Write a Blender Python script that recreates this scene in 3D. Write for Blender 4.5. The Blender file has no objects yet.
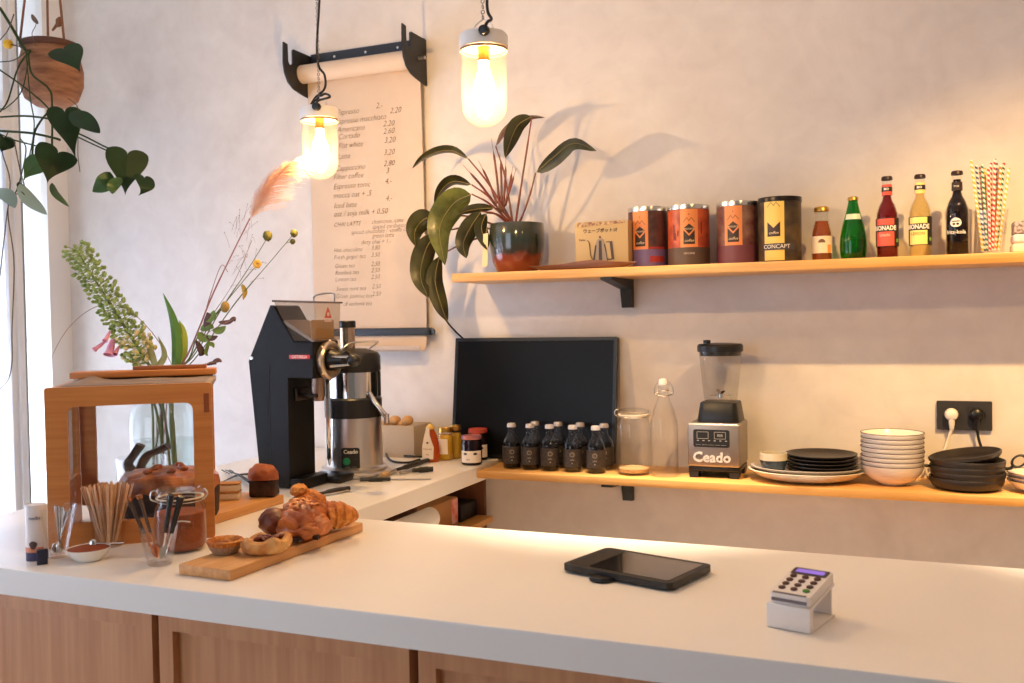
import bpy, bmesh, math, random
from math import sin, cos, pi, radians
from mathutils import Vector, Matrix, noise
random.seed(7)
scene = bpy.context.scene
COL = scene.collection

# ------------------------------------------------------------------ camera
YAW, PITCH, ROLL, FPX = 0.39460008, 0.02405789, -0.01788094, 941.078
CAM = Vector((0, -3.2, 1.456))
FW = Vector((-sin(YAW)*cos(PITCH), cos(YAW)*cos(PITCH), -sin(PITCH)))
_r = Vector((cos(YAW), sin(YAW), 0)); _u = _r.cross(FW)
RT = _r*cos(ROLL)+_u*sin(ROLL); UP = -_r*sin(ROLL)+_u*cos(ROLL)
cd = bpy.data.cameras.new('camera'); cam = bpy.data.objects.new('camera', cd); COL.objects.link(cam)
cam.matrix_world = Matrix(((RT.x, UP.x, -FW.x, CAM.x), (RT.y, UP.y, -FW.y, CAM.y), (RT.z, UP.z, -FW.z, CAM.z), (0, 0, 0, 1)))
cd.sensor_width = 36; cd.lens = FPX/1024*36; cd.clip_start = .05
cd.dof.use_dof = True; cd.dof.focus_distance = 2.75; cd.dof.aperture_fstop = 6.3
scene.camera = cam

def ray(x, y): return FW + RT*((x-512)/FPX) - UP*((y-341.5)/FPX)
def onY(x, y, Y=0.): d = ray(x, y); return CAM + d*((Y-CAM.y)/d.y)
def onZ(x, y, Z): d = ray(x, y); return CAM + d*((Z-CAM.z)/d.z)
def onX(x, y, X): d = ray(x, y); return CAM + d*((X-CAM.x)/d.x)
def atd(x, y, dep): return CAM + ray(x, y)*dep
def sc(P): return FPX/((Vector(P)-CAM).dot(FW))
def face(P): return math.atan2(CAM.x-P[0], P[1]-CAM.y)     # turn local -Y towards the room's viewer
def base(x, y, Z, r):
    p = onZ(x, y, Z); d = (p-CAM); d.z = 0; d.normalize(); return p+d*r

CT, LS, US = .95, .937, 1.615
SX = -1.358

# ------------------------------------------------------------------ materials
def lin(c):
    out = []
    for v in c[:3]:
        v = v/255.
        out.append(v/12.92 if v <= .04045 else ((v+.055)/1.055)**2.4)
    return (*out, 1)
MATS = {}
def mat(name, rgb, rough=.5, metal=0., var=0., vscale=8., bump=0., bscale=40., spec=.5, coat=0., rgb2=None, stretch=None, emit=0., sheen=0., sss=0.):
    if name in MATS: return MATS[name]
    m = bpy.data.materials.new(name); m.use_nodes = True; nt = m.node_tree; N = nt.nodes; L = nt.links
    b = N['Principled BSDF']; c = lin(rgb)
    b.inputs['Base Color'].default_value = c; b.inputs['Roughness'].default_value = rough; b.inputs['Metallic'].default_value = metal
    b.inputs['Specular IOR Level'].default_value = spec; b.inputs['Coat Weight'].default_value = coat
    if sheen: b.inputs['Sheen Weight'].default_value = sheen
    if emit:
        b.inputs['Emission Color'].default_value = c; b.inputs['Emission Strength'].default_value = emit
    if var or rgb2 or bump:
        tc = N.new('ShaderNodeTexCoord'); src = tc.outputs['Object']
        if stretch:
            mp = N.new('ShaderNodeMapping'); mp.inputs['Scale'].default_value = stretch; L.new(src, mp.inputs['Vector']); src = mp.outputs['Vector']
    if var or rgb2:
        nz = N.new('ShaderNodeTexNoise'); nz.inputs['Scale'].default_value = vscale; nz.inputs['Detail'].default_value = 5; L.new(src, nz.inputs['Vector'])
        cr = N.new('ShaderNodeValToRGB'); L.new(nz.outputs['Fac'], cr.inputs['Fac'])
        c2 = lin(rgb2) if rgb2 else tuple(min(1, v*(1-var)) for v in c[:3])+(1,)
        c1 = c if rgb2 else tuple(min(1, v*(1+var*.5)) for v in c[:3])+(1,)
        cr.color_ramp.elements[0].position = .36; cr.color_ramp.elements[1].position = .64
        cr.color_ramp.elements[0].color = c2; cr.color_ramp.elements[1].color = c1
        L.new(cr.outputs['Color'], b.inputs['Base Color'])
    if bump:
        n2 = N.new('ShaderNodeTexNoise'); n2.inputs['Scale'].default_value = bscale; n2.inputs['Detail'].default_value = 4; L.new(src, n2.inputs['Vector'])
        bp = N.new('ShaderNodeBump'); bp.inputs['Strength'].default_value = bump; bp.inputs['Distance'].default_value = .01
        L.new(n2.outputs['Fac'], bp.inputs['Height']); L.new(bp.outputs['Normal'], b.inputs['Normal'])
    MATS[name] = m; return m

def glass(name, tint=(255, 255, 255), refl=.05, body=None, bodyfac=0., rough=.02, emit=0., edge=0.75, transl=False):
    """thin clear glass: transparent mixed with a Schlick reflection, optionally a cloudy body"""
    if name in MATS: return MATS[name]
    m = bpy.data.materials.new(name); m.use_nodes = True; nt = m.node_tree; N = nt.nodes; L = nt.links
    N.remove(N['Principled BSDF']); out = N['Material Output']
    tr = N.new('ShaderNodeBsdfTransparent'); tr.inputs['Color'].default_value = lin(tint)
    gl = N.new('ShaderNodeBsdfGlossy'); gl.inputs['Roughness'].default_value = rough
    lw = N.new('ShaderNodeLayerWeight'); lw.inputs['Blend'].default_value = .5
    pw = N.new('ShaderNodeMath'); pw.operation = 'POWER'; pw.inputs[1].default_value = 3.2; L.new(lw.outputs['Facing'], pw.inputs[0])
    ma = N.new('ShaderNodeMath'); ma.operation = 'MULTIPLY_ADD'; ma.inputs[1].default_value = edge*.8; ma.inputs[2].default_value = refl*.7; L.new(pw.outputs[0], ma.inputs[0])
    first = tr.outputs[0]
    if body:
        df = N.new('ShaderNodeBsdfTranslucent' if transl else 'ShaderNodeBsdfDiffuse'); df.inputs['Color'].default_value = lin(body)
        mb = N.new('ShaderNodeMixShader'); mb.inputs[0].default_value = bodyfac; L.new(tr.outputs[0], mb.inputs[1]); L.new(df.outputs[0], mb.inputs[2]); first = mb.outputs[0]
    mx = N.new('ShaderNodeMixShader'); L.new(ma.outputs[0], mx.inputs[0]); L.new(first, mx.inputs[1]); L.new(gl.outputs[0], mx.inputs[2])
    L.new(mx.outputs[0], out.inputs['Surface']); MATS[name] = m; return m

def wood(name, a, b_, scale=6., axis='X', rough=.45, ring=14.):
    if name in MATS: return MATS[name]
    m = bpy.data.materials.new(name); m.use_nodes = True; nt = m.node_tree; N = nt.nodes; L = nt.links; b = N['Principled BSDF']
    tc = N.new('ShaderNodeTexCoord'); mp = N.new('ShaderNodeMapping'); L.new(tc.outputs['Object'], mp.inputs['Vector'])
    s = {'X': (.6, ring, ring), 'Y': (ring, .6, ring), 'Z': (ring, ring, .6)}[axis]; mp.inputs['Scale'].default_value = s
    nz = N.new('ShaderNodeTexNoise'); nz.inputs['Scale'].default_value = scale; nz.inputs['Detail'].default_value = 6; nz.inputs['Roughness'].default_value = .6; L.new(mp.outputs['Vector'], nz.inputs['Vector'])
    cr = N.new('ShaderNodeValToRGB'); cr.color_ramp.elements[0].position = .3; cr.color_ramp.elements[1].position = .7
    cr.color_ramp.elements[0].color = lin(b_); cr.color_ramp.elements[1].color = lin(a)
    L.new(nz.outputs['Fac'], cr.inputs['Fac']); L.new(cr.outputs['Color'], b.inputs['Base Color']); b.inputs['Roughness'].default_value = rough
    bp = N.new('ShaderNodeBump'); bp.inputs['Strength'].default_value = .08; bp.inputs['Distance'].default_value = .003; L.new(nz.outputs['Fac'], bp.inputs['Height']); L.new(bp.outputs['Normal'], b.inputs['Normal'])
    MATS[name] = m; return m

# ------------------------------------------------------------------ objects
def BM(): return bmesh.new()
def O(name, bm, m, parent=None, label=None, smooth=35, loc=(0, 0, 0), rot=(0, 0, 0), rec=True):
    if rec: bmesh.ops.recalc_face_normals(bm, faces=bm.faces)
    me = bpy.data.meshes.new(name); bm.to_mesh(me); bm.free()
    if smooth:
        for p in me.polygons: p.use_smooth = True
        me.set_sharp_from_angle(angle=radians(smooth))
    for mm in (m if isinstance(m, (list, tuple)) else [m]): me.materials.append(mm)
    o = bpy.data.objects.new(name, me); COL.objects.link(o); o.location = loc; o.rotation_euler = rot
    if parent is not None: o.parent = parent
    if label: o['label'] = label
    return o
def tag(o, label, cat, group=None, kind=None):
    o['label'] = label; o['category'] = cat
    if group: o['group'] = group
    if kind: o['kind'] = kind
    return o
def thing(name, label, cat, loc=(0, 0, 0), rz=0., group=None, rot=None):
    o = bpy.data.objects.new(name, None); o.empty_display_size = .05; COL.objects.link(o)
    o.location = loc; o.rotation_euler = rot if rot else (0, 0, rz)
    return tag(o, label, cat, group)
def struct(name, bm, m, parent=None, smooth=35):
    o = O(name, bm, m, parent, smooth=smooth)
    if parent is None: o['kind'] = 'structure'
    return o
def dup(src, loc, rz=None, label=None, rot=None):
    r = src.copy(); COL.objects.link(r); r.location = loc
    if rz is not None: r.rotation_euler = (0, 0, rz)
    if rot is not None: r.rotation_euler = rot
    if label: r['label'] = label
    for ch in list(src.children):
        c = ch.copy(); COL.objects.link(c); c.parent = r
        for g in list(ch.children):
            d = g.copy(); COL.objects.link(d); d.parent = c
    return r

# ------------------------------------------------------------------ geometry
def box(bm, x0, x1, y0, y1, z0, z1, bev=0., seg=2, M=None):
    c = Vector(((x0+x1)/2, (y0+y1)/2, (z0+z1)/2))
    r = bmesh.ops.create_cube(bm, size=1)
    vs = r['verts']
    for v in vs: v.co = Vector((v.co.x*(x1-x0), v.co.y*(y1-y0), v.co.z*(z1-z0)))+c
    if bev:
        es = list({e for v in vs for e in v.link_edges})
        rr = bmesh.ops.bevel(bm, geom=es, offset=bev, segments=seg, affect='EDGES', profile=.5)
        vs = list({v for f in rr['faces'] for v in f.verts} | {v for v in vs if v.is_valid})
    if M is not None:
        for v in vs: v.co = M @ v.co
    return vs
def lathe(bm, prof, seg=32, o=(0, 0, 0), sx=1., sy=1., closed=False, M=None):
    """prof: list of (r, z) from bottom outwards; points with r == 0 become poles"""
    o = Vector(o); rings = []; new = []
    for r, z in prof:
        if r <= 1e-7:
            v = bm.verts.new(o+Vector((0, 0, z))); rings.append([v]); new.append(v)
        else:
            ring = [bm.verts.new(o+Vector((r*sx*cos(2*pi*k/seg), r*sy*sin(2*pi*k/seg), z))) for k in range(seg)]
            rings.append(ring); new += ring
    pairs = list(zip(rings, rings[1:]))
    if closed: pairs.append((rings[-1], rings[0]))
    for a, b in pairs:
        if len(a) == 1 and len(b) == 1: continue
        for k in range(seg):
            k2 = (k+1) % seg
            if len(a) == 1: bm.faces.new((a[0], b[k2], b[k]))
            elif len(b) == 1: bm.faces.new((a[k], a[k2], b[0]))
            else: bm.faces.new((a[k], a[k2], b[k2], b[k]))
    if M is not None:
        for v in new: v.co = M @ v.co
    return new
def catmull(pts, n):
    P = [Vector(p) for p in pts]
    if len(P) == 2: return [P[0].lerp(P[1], i/(n-1)) for i in range(n)]
    P = [2*P[0]-P[1]]+P+[2*P[-1]-P[-2]]; out = []; m = len(P)-3
    for i in range(n):
        t = i/(n-1)*m; k = min(int(t), m-1); t -= k
        a, b, c, d = P[k:k+4]
        out.append(.5*((2*b)+(c-a)*t+(2*a-5*b+4*c-d)*t*t+(3*b-a-3*c+d)*t**3))
    return out
def tube(bm, pts, r, seg=8, n=None, caps=True, flat=None):
    P = catmull(pts, n) if n else [Vector(p) for p in pts]
    rs = r if isinstance(r, (list, tuple)) else [r]*len(P)
    if len(rs) != len(P): rs = [rs[0]+(rs[-1]-rs[0])*i/(len(P)-1) if len(rs) == 2 else rs[min(len(rs)-1, int(i/(len(P)-1)*(len(rs)-1)+.5))] for i in range(len(P))]
    prev = None; rings = []; new = []
    for i, p in enumerate(P):
        t = (P[min(i+1, len(P)-1)]-P[max(i-1, 0)])
        t = t.normalized() if t.length > 1e-9 else Vector((0, 0, 1))
        if prev is None:
            a = Vector((0, 0, 1)) if abs(t.z) < .9 else Vector((1, 0, 0)); u = t.cross(a).normalized()
        else: u = (prev-t*prev.dot(t)).normalized()
        prev = u; w = t.cross(u)
        if flat: ring = [bm.verts.new(p+u*rs[i]*cos(2*pi*k/seg)+w*rs[i]*flat*sin(2*pi*k/seg)) for k in range(seg)]
        else: ring = [bm.verts.new(p+(u*cos(2*pi*k/seg)+w*sin(2*pi*k/seg))*rs[i]) for k in range(seg)]
        rings.append(ring); new += ring
    for a, b in zip(rings, rings[1:]):
        for k in range(seg): bm.faces.new((a[k], a[(k+1) % seg], b[(k+1) % seg], b[k]))
    if caps:
        bm.faces.new(rings[0][::-1]); bm.faces.new(rings[-1])
    return new
def ring_tube(bm, c, R, r, axis='Z', seg=28, rs=8, M=None, sx=1., sy=1.):
    c = Vector(c); g = []
    for i in range(seg):
        a = 2*pi*i/seg; row = []
        for k in range(rs):
            b = 2*pi*k/rs; rr = R+r*cos(b); p = Vector((rr*cos(a)*sx, rr*sin(a)*sy, r*sin(b)))
            if axis == 'Y': p = Vector((p.x, p.z, p.y))
            if axis == 'X': p = Vector((p.z, p.x, p.y))
            p = p+c
            row.append(bm.verts.new(M @ p if M is not None else p))
        g.append(row)
    for i in range(seg):
        for k in range(rs): bm.faces.new((g[i][k], g[(i+1) % seg][k], g[(i+1) % seg][(k+1) % rs], g[i][(k+1) % rs]))
def prism(bm, poly, y0, y1, M=None, plane='XZ'):
    """extrude an outline; plane XZ: outline (x,z) from y0 to y1; YZ: outline (y,z) along x; XY: outline (x,y) along z"""
    def P(a, b, d):
        v = {'XZ': Vector((a, d, b)), 'YZ': Vector((d, a, b)), 'XY': Vector((a, b, d))}[plane]
        return M @ v if M is not None else v
    A = [bm.verts.new(P(a, b, y0)) for a, b in poly]; B = [bm.verts.new(P(a, b, y1)) for a, b in poly]
    n = len(poly)
    for i in range(n): bm.faces.new((A[i], A[(i+1) % n], B[(i+1) % n], B[i]))
    fs = [bm.faces.new(A[::-1]), bm.faces.new(B)]
    for f in fs: f.normal_update()
    bmesh.ops.triangulate(bm, faces=[f for f in fs if len(f.verts) > 4])
    return A+B
def rrect(x0, x1, z0, z1, r, n=6):
    out = []
    for cx, cz, a0 in ((x1-r, z1-r, 0), (x0+r, z1-r, 90), (x0+r, z0+r, 180), (x1-r, z0+r, 270)):
        for i in range(n+1):
            a = radians(a0+90*i/n); out.append((cx+r*cos(a), cz+r*sin(a)))
    return out
def frame_panel(bm, x0, x1, z0, z1, ix0, ix1, iz0, iz1, ro, ri, y0, y1, M=None):
    """board with a rounded opening: outer and inner loop have matching vertex counts"""
    o = rrect(x0, x1, z0, z1, ro); i = rrect(ix0, ix1, iz0, iz1, ri); n = len(o)
    V = lambda p, y: bm.verts.new((M @ Vector((p[0], y, p[1]))) if M is not None else Vector((p[0], y, p[1])))
    of, ob = [V(p, y0) for p in o], [V(p, y1) for p in o]; jf, jb = [V(p, y0) for p in i], [V(p, y1) for p in i]
    for k in range(n):
        l = (k+1) % n
        bm.faces.new((of[k], of[l], jf[l], jf[k])); bm.faces.new((ob[l], ob[k], jb[k], jb[l]))
        bm.faces.new((of[l], of[k], ob[k], ob[l])); bm.faces.new((jf[k], jf[l], jb[l], jb[k]))
def blob(bm, c, r, sub=2, nz=0., nsc=10., M=None, seed=0.):
    res = bmesh.ops.create_icosphere(bm, subdivisions=sub, radius=1)
    c = Vector(c)
    for v in res['verts']:
        d = v.co.normalized(); k = 1+nz*noise.noise(d*nsc*.2+Vector((seed, seed*2.1, -seed)))
        p = Vector((d.x*r[0]*k, d.y*r[1]*k, d.z*r[2]*k))
        v.co = (M @ p if M is not None else p)+c
    return res['verts']
def leaf3(bm, spine, w, n=14, tilt=.3, fold=.15, shape='ovate', cup=0.):
    """blade along a 3-D spine; w = full width in metres"""
    P = catmull(spine, n); cols = (-1, -.55, 0, .55, 1); rows = []
    for i, p in enumerate(P):
        t = i/(n-1); T = (P[min(i+1, n-1)]-P[max(i-1, 0)]).normalized(); V = (p-CAM).normalized()
        S = T.cross(V); S = S.normalized() if S.length > 1e-4 else Vector((1, 0, 0)); Nn = S.cross(T).normalized()
        S2 = (S*cos(tilt)+Nn*sin(tilt)).normalized(); N2 = S2.cross(T).normalized()
        if shape == 'ovate': f = (sin(pi*min(1, t**.8)))**.75
        elif shape == 'heart': f = (1-t)**.62*1.25*min(1, (t+.12)*4.5)*(1 if t > .02 else .75)
        elif shape == 'lance': f = sin(pi*t**.6)**.8
        elif shape == 'blade': f = min(1, t*4+.4)*(1-t)**.5
        else: f = sin(pi*t)
        f = max(f, .015)
        row = []
        for c in cols:
            back = 0
            if shape == 'heart' and t < .12: back = abs(c)*.22*w*(1-t/.12)
            row.append(bm.verts.new(p+S2*c*f*w*.5+N2*abs(c)*fold*w*f-T*back))
        rows.append(row)
    for a, b in zip(rows, rows[1:]):
        for k in range(4): bm.faces.new((a[k], a[k+1], b[k+1], b[k]))
def heart(bm, spine, w, tilt=.3, fold=.08, seg=40, rings=4):
    """heart-shaped blade: spine runs from the stalk to the tip"""
    P = catmull(spine, 24)
    def at(t):
        if t <= 0: return P[0]+(P[1]-P[0])*t*23, (P[1]-P[0]).normalized()
        k = min(int(t*23), 22); return P[k].lerp(P[k+1], t*23-k), (P[k+1]-P[k]).normalized()
    p0, T0 = at(.4); V = (p0-CAM).normalized(); S = T0.cross(V).normalized(); Nn = S.cross(T0); S2 = (S*cos(tilt)+Nn*sin(tilt)).normalized()
    def M3(a, b):
        p, T = at(a); N2 = S2.cross(T).normalized(); return p+S2*b+N2*(abs(b)*fold-b*b*.6/max(w, .01)*fold)
    out = []
    for i in range(seg):
        th = 2*pi*i/seg; x = 16*sin(th)**3/34.; y = (13*cos(th)-5*cos(2*th)-2*cos(3*th)-cos(4*th))
        y = y if y < 6 else 6+(y-6)*.5
        out.append(((9.5-y)/26.5-.06, x*w*1.06))
    c = bm.verts.new(M3(.3, 0)); prev = None
    for r in range(1, rings+1):
        f = r/rings; row = [bm.verts.new(M3(.3+(a-.3)*f, b*f)) for a, b in out]
        for i in range(seg):
            j = (i+1) % seg
            if prev is None: bm.faces.new((c, row[i], row[j]))
            else: bm.faces.new((prev[i], row[i], row[j], prev[j]))
        prev = row
def thicken(bm, t=.0006):
    bmesh.ops.recalc_face_normals(bm, faces=bm.faces)
    bmesh.ops.solidify(bm, geom=list(bm.faces), thickness=t)
def toloc(root, pts):
    """world points into a root's frame (root rotated about Z only)"""
    Mi = (Matrix.Translation(root.location) @ root.rotation_euler.to_matrix().to_4x4()).inverted()
    return [Mi @ Vector(p) for p in pts]
def shift(bm, root):
    Mi = (Matrix.Translation(root.location) @ root.rotation_euler.to_matrix().to_4x4()).inverted()
    bmesh.ops.transform(bm, matrix=Mi, verts=bm.verts)

def text(s, size, m, parent, name='lettering', loc=(0, 0, 0), bend=None, th0=0., align='CENTER', shear=0., ext=.0002, M=None, sx=1., label=None, off=0.):
    """lettering in the local XZ plane facing local -Y; bend = wrap round a vertical cylinder of that radius"""
    cu = bpy.data.curves.new('txt', 'FONT'); cu.body = s; cu.size = size; cu.align_x = align; cu.align_y = 'CENTER' if align == 'CENTER' else 'BOTTOM_BASELINE'
    cu.extrude = ext; cu.resolution_u = 2; cu.shear = shear
    if off: cu.offset = off
    o = bpy.data.objects.new('txt', cu); COL.objects.link(o)
    bpy.context.view_layer.update()
    me = bpy.data.meshes.new_from_object(o.evaluated_get(bpy.context.evaluated_depsgraph_get()))
    bpy.data.objects.remove(o); bpy.data.curves.remove(cu)
    for v in me.vertices:
        x, y, z = v.co.x*sx, v.co.y, v.co.z
        if bend:
            a = th0+x/bend; rr = bend+z+ext
            v.co = Vector((rr*sin(a), -rr*cos(a), y))+Vector(loc)
        elif M is not None: v.co = M @ Vector((x, y, z+ext))
        else: v.co = Vector((x, -z-ext, y))+Vector(loc)
    if len(me.vertices) == 0: return None
    if parent is None: return me
    me.materials.append(m); me.name = name
    o = bpy.data.objects.new(name, me); COL.objects.link(o); o.parent = parent
    if label: o['label'] = label
    return o
def wrap(bm, r, z0, z1, a0, a1, n=20, t=.0004, shape=None):
    """label strip round a cylinder of radius r, from angle a0 to a1 (0 = local -Y), closed thin shell"""
    rows = []
    for i in range(n+1):
        a = a0+(a1-a0)*i/n; q = []
        for rr in (r, r+t):
            for z in (z0, z1): q.append(bm.verts.new((rr*sin(a), -rr*cos(a), z)))
        rows.append(q)
    for a, b in zip(rows, rows[1:]):
        bm.faces.new((a[2], b[2], b[3], a[3])); bm.faces.new((a[0], a[1], b[1], b[0]))
        bm.faces.new((a[0], b[0], b[2], a[2])); bm.faces.new((a[1], a[3], b[3], b[1]))
    for q in (rows[0], rows[-1]): bm.faces.new((q[0], q[2], q[3], q[1]))
def wrap_poly(bm, poly, r, t=.0003, step=.0025):
    """flat outline (x,z) cut into narrow strips and bent on to a cylinder as a thin sticker"""
    b = bmesh.new(); prism(b, poly, 0, 1)
    xs = [p[0] for p in poly]; x = math.floor(min(xs)/step)*step+step
    while x < max(xs):
        bmesh.ops.bisect_plane(b, geom=b.verts[:]+b.edges[:]+b.faces[:], plane_co=(x, 0, 0), plane_no=(1, 0, 0)); x += step
    for v in b.verts:
        q = r+(t if v.co.y < .5 else 0); v.co = (q*sin(v.co.x/r), -q*cos(v.co.x/r), v.co.z)
    me = bpy.data.meshes.new('tmp'); b.to_mesh(me); b.free(); bm.from_mesh(me); bpy.data.meshes.remove(me)
# ================================================================== MATERIALS USED OFTEN
M_black = mat('black_powder_coat', (22, 22, 24), .5)
M_blackpl = mat('black_plastic', (18, 18, 20), .38)
M_steel = mat('brushed_steel', (205, 200, 195), .28, 1., bump=.03, bscale=300)
M_chrome = mat('polished_steel', (220, 218, 215), .12, 1.)
M_white = mat('white_ceramic', (238, 234, 228), .25, coat=.3)
M_shelf = wood('oak_shelf_wood', (218, 170, 104), (194, 138, 72), 5., 'X', .4)
M_case = wood('case_wood', (210, 138, 70), (186, 110, 48), 4., 'X', .4)
M_board = wood('board_wood', (214, 160, 98), (184, 124, 66), 5., 'X', .5)
M_panel = wood('panel_wood', (208, 150, 104), (182, 122, 78), 3., 'Z', .5)
M_glass = glass('clear_glass', (253, 253, 253), .04)
M_glassb = glass('bottle_glass', (252, 252, 251), .05, edge=.9)
M_txtw = mat('white_print', (235, 230, 222), .6)
M_txtk = mat('black_print', (35, 30, 28), .6)
M_paper = mat('kraft_paper', (208, 186, 164), .85, var=.05, vscale=6)

# ================================================================== SETTING
wallm = mat('plaster', (226, 219, 210), .75, var=.09, vscale=2.6, bump=.06, bscale=9)
def plaster():
    m = bpy.data.materials.new('trowelled_plaster'); m.use_nodes = True; nt = m.node_tree; N = nt.nodes; L = nt.links; b = N['Principled BSDF']
    tc = N.new('ShaderNodeTexCoord')
    n1 = N.new('ShaderNodeTexNoise'); n1.inputs['Scale'].default_value = 2.2; n1.inputs['Detail'].default_value = 8; n1.inputs['Roughness'].default_value = .62; n1.inputs['Distortion'].default_value = 1.2
    n2 = N.new('ShaderNodeTexNoise'); n2.inputs['Scale'].default_value = 11; n2.inputs['Detail'].default_value = 6; n2.inputs['Distortion'].default_value = .8
    for n in (n1, n2): L.new(tc.outputs['Object'], n.inputs['Vector'])
    mx = N.new('ShaderNodeMix'); mx.data_type = 'FLOAT'; mx.inputs[0].default_value = .35
    L.new(n1.outputs['Fac'], mx.inputs[2]); L.new(n2.outputs['Fac'], mx.inputs[3])
    cr = N.new('ShaderNodeValToRGB'); cr.color_ramp.elements[0].position = .33; cr.color_ramp.elements[1].position = .66
    cr.color_ramp.elements[0].color = lin((209, 200, 194)); cr.color_ramp.elements[1].color = lin((226, 219, 213))
    L.new(mx.outputs[0], cr.inputs['Fac']); L.new(cr.outputs['Color'], b.inputs['Base Color'])
    b.inputs['Roughness'].default_value = .7; b.inputs['Specular IOR Level'].default_value = .3
    bp = N.new('ShaderNodeBump'); bp.inputs['Strength'].default_value = .12; bp.inputs['Distance'].default_value = .01
    L.new(mx.outputs[0], bp.inputs['Height']); L.new(bp.outputs['Normal'], b.inputs['Normal'])
    return m
M_wall = plaster()
M_paint = mat('white_paint', (236, 234, 232), .5)
bm = BM(); box(bm, -3.66, 2.4, 0, .15, 0, 3.35); struct('wall_back', bm, M_wall)
WX = -3.51
bm = BM()
box(bm, WX-.15, WX, -.115, -.0005, 0, 3.35); box(bm, WX-.15, WX, -3.0, -.115, 0, .35); box(bm, WX-.15, WX, -3.0, -.115, 3.15, 3.35); box(bm, WX-.15, WX, -5.5, -3.0, 0, 3.35)
struct('wall_left', bm, M_paint)
bm = BM(); box(bm, 2.4, 2.55, -5.5, .15, 0, 3.35); struct('wall_right_blocker', bm, M_wall)  # added out of view to block ambient light from the right
bm = BM(); box(bm, -3.66, 2.4, -5.5, .15, -.1, 0); struct('floor', bm, mat('pale_concrete', (214, 210, 204), .6, var=.08, vscale=3))
bm = BM(); box(bm, -3.66, 2.4, -5.5, .15, 3.35, 3.45); struct('ceiling', bm, M_paint)
# tall window in the left wall: outer frame, stiles, rails, panes
zt = onX(8, 125, -3.6).z
bm = BM()
for y0, y1 in ((-.275, -.245), (-3.0, -2.92), (-1.57, -1.49)): box(bm, -3.575, -3.515, y0, y1, .35, 3.15, .004)
for z0, z1 in ((.35, .43), (3.07, 3.15)): box(bm, -3.573, -3.517, -2.95, -.12, z0, z1, .004)
box(bm, -3.573, -3.517, -2.95, -.25, zt-.04, zt+.04, .004)
for y0 in (-.305, -1.49, -1.64, -2.92):
    for z0, z1 in ((.43, zt-.04), (zt+.04, 3.07)): box(bm, -3.565, -3.53, y0, y0+.032, z0, z1, .003)
w = struct('window_1', bm, M_paint)
bm = BM(); box(bm, -3.548, -3.544, -2.95, -.1155, .4, 3.1); O('pane', bm, M_glass, w)
bm = BM(); box(bm, -3.556, -3.551, -2.95, -.26, .4, zt-.03); O('frosted_pane', bm, glass('frosted_film', (236, 238, 244), .05, body=(240, 240, 246), bodyfac=.55, transl=True), w)
bm = BM(); box(bm, -3.66, -3.36, -2.99, -.116, .33, .352, .004); struct('trim_1', bm, M_paint)

# ================================================================== COUNTER
M_top = mat('cream_solid_surface', (240, 235, 228), .3, var=.02, vscale=3)
def slab(bm, poly, z0, z1):
    prism(bm, poly, z0, z1, plane='XY')
bm = BM()
FY0, FY1, LXC = -1.797, -1.13, -2.27
slab(bm, [(LXC, FY0), (1.5, FY0), (1.5, FY1), (SX, FY1), (SX, -.003), (LXC, -.003)], CT-.056, CT)
top = O('worktop', bm, M_top, smooth=0)
bv = top.modifiers.new('bevel', 'BEVEL'); bv.width = .003; bv.segments = 2; bv.limit_method = 'ANGLE'
tag(top, 'cream L-shaped worktop with thick square edge above wooden panel fronts', 'counter')

PY = -1.775
g1 = onY(153, 620, PY).x; g2 = onY(411, 657, PY).x; W = g2-g1
lab = ['wooden panel-fronted bar cabinet at far left under the worktop', 'wooden panel-fronted bar cabinet second from left, under the pastry board',
       'wooden panel-fronted bar cabinet showing at the bottom right corner of the panels', 'wooden panel-fronted bar cabinet under the card reader']
for i, x0 in enumerate((g1-W, g1, g2, g2+W)):
    x1 = x0+W
    t = thing('bar_cabinet', lab[i], 'cabinet', (x0, PY, 0), 0, 'panel-fronted cabinets under the worktop')
    bm = BM(); box(bm, .004, W-.004, .03, .54, .09, .893, .002); box(bm, .01, W-.01, .06, .5, 0, .09); O('body', bm, wood('cabinet_carcass', (140, 88, 58), (112, 66, 40), 3., 'Z', .55), t)
    bm = BM(); frame_panel(bm, .014, W-.004, .1, .892, .014+.034, W-.004-.034, .15, .858, .0015, .002, 0, .03); O('door_frame', bm, M_panel, t)
    bm = BM(); box(bm, .046, W-.036, .017, .0285, .148, .860); O('door_panel', bm, M_panel, t)

# open cabinet under the return counter
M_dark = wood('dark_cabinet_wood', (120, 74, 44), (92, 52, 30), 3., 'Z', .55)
SHZ = onY(497, 515, -.01).z
t = thing('open_cabinet', 'open brown wooden cabinet below the return counter, dark inside', 'cabinet', (-1.85, -.6, 0))
def part_w(name, boxes, m, root, bev=.002, label=None):
    bm = BM()
    for b in boxes: box(bm, *b, bev)
    shift(bm, root); return O(name, bm, m, root, label)
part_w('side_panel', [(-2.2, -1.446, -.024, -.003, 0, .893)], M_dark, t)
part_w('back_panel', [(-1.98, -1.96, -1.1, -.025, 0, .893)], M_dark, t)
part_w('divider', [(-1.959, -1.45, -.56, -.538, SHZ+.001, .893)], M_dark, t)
part_w('shelf', [(-1.959, -1.41, -1.09, -.026, SHZ-.022, SHZ)], M_shelf, t)
M_card = mat('cardboard', (178, 128, 78), .8, var=.06)
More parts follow.
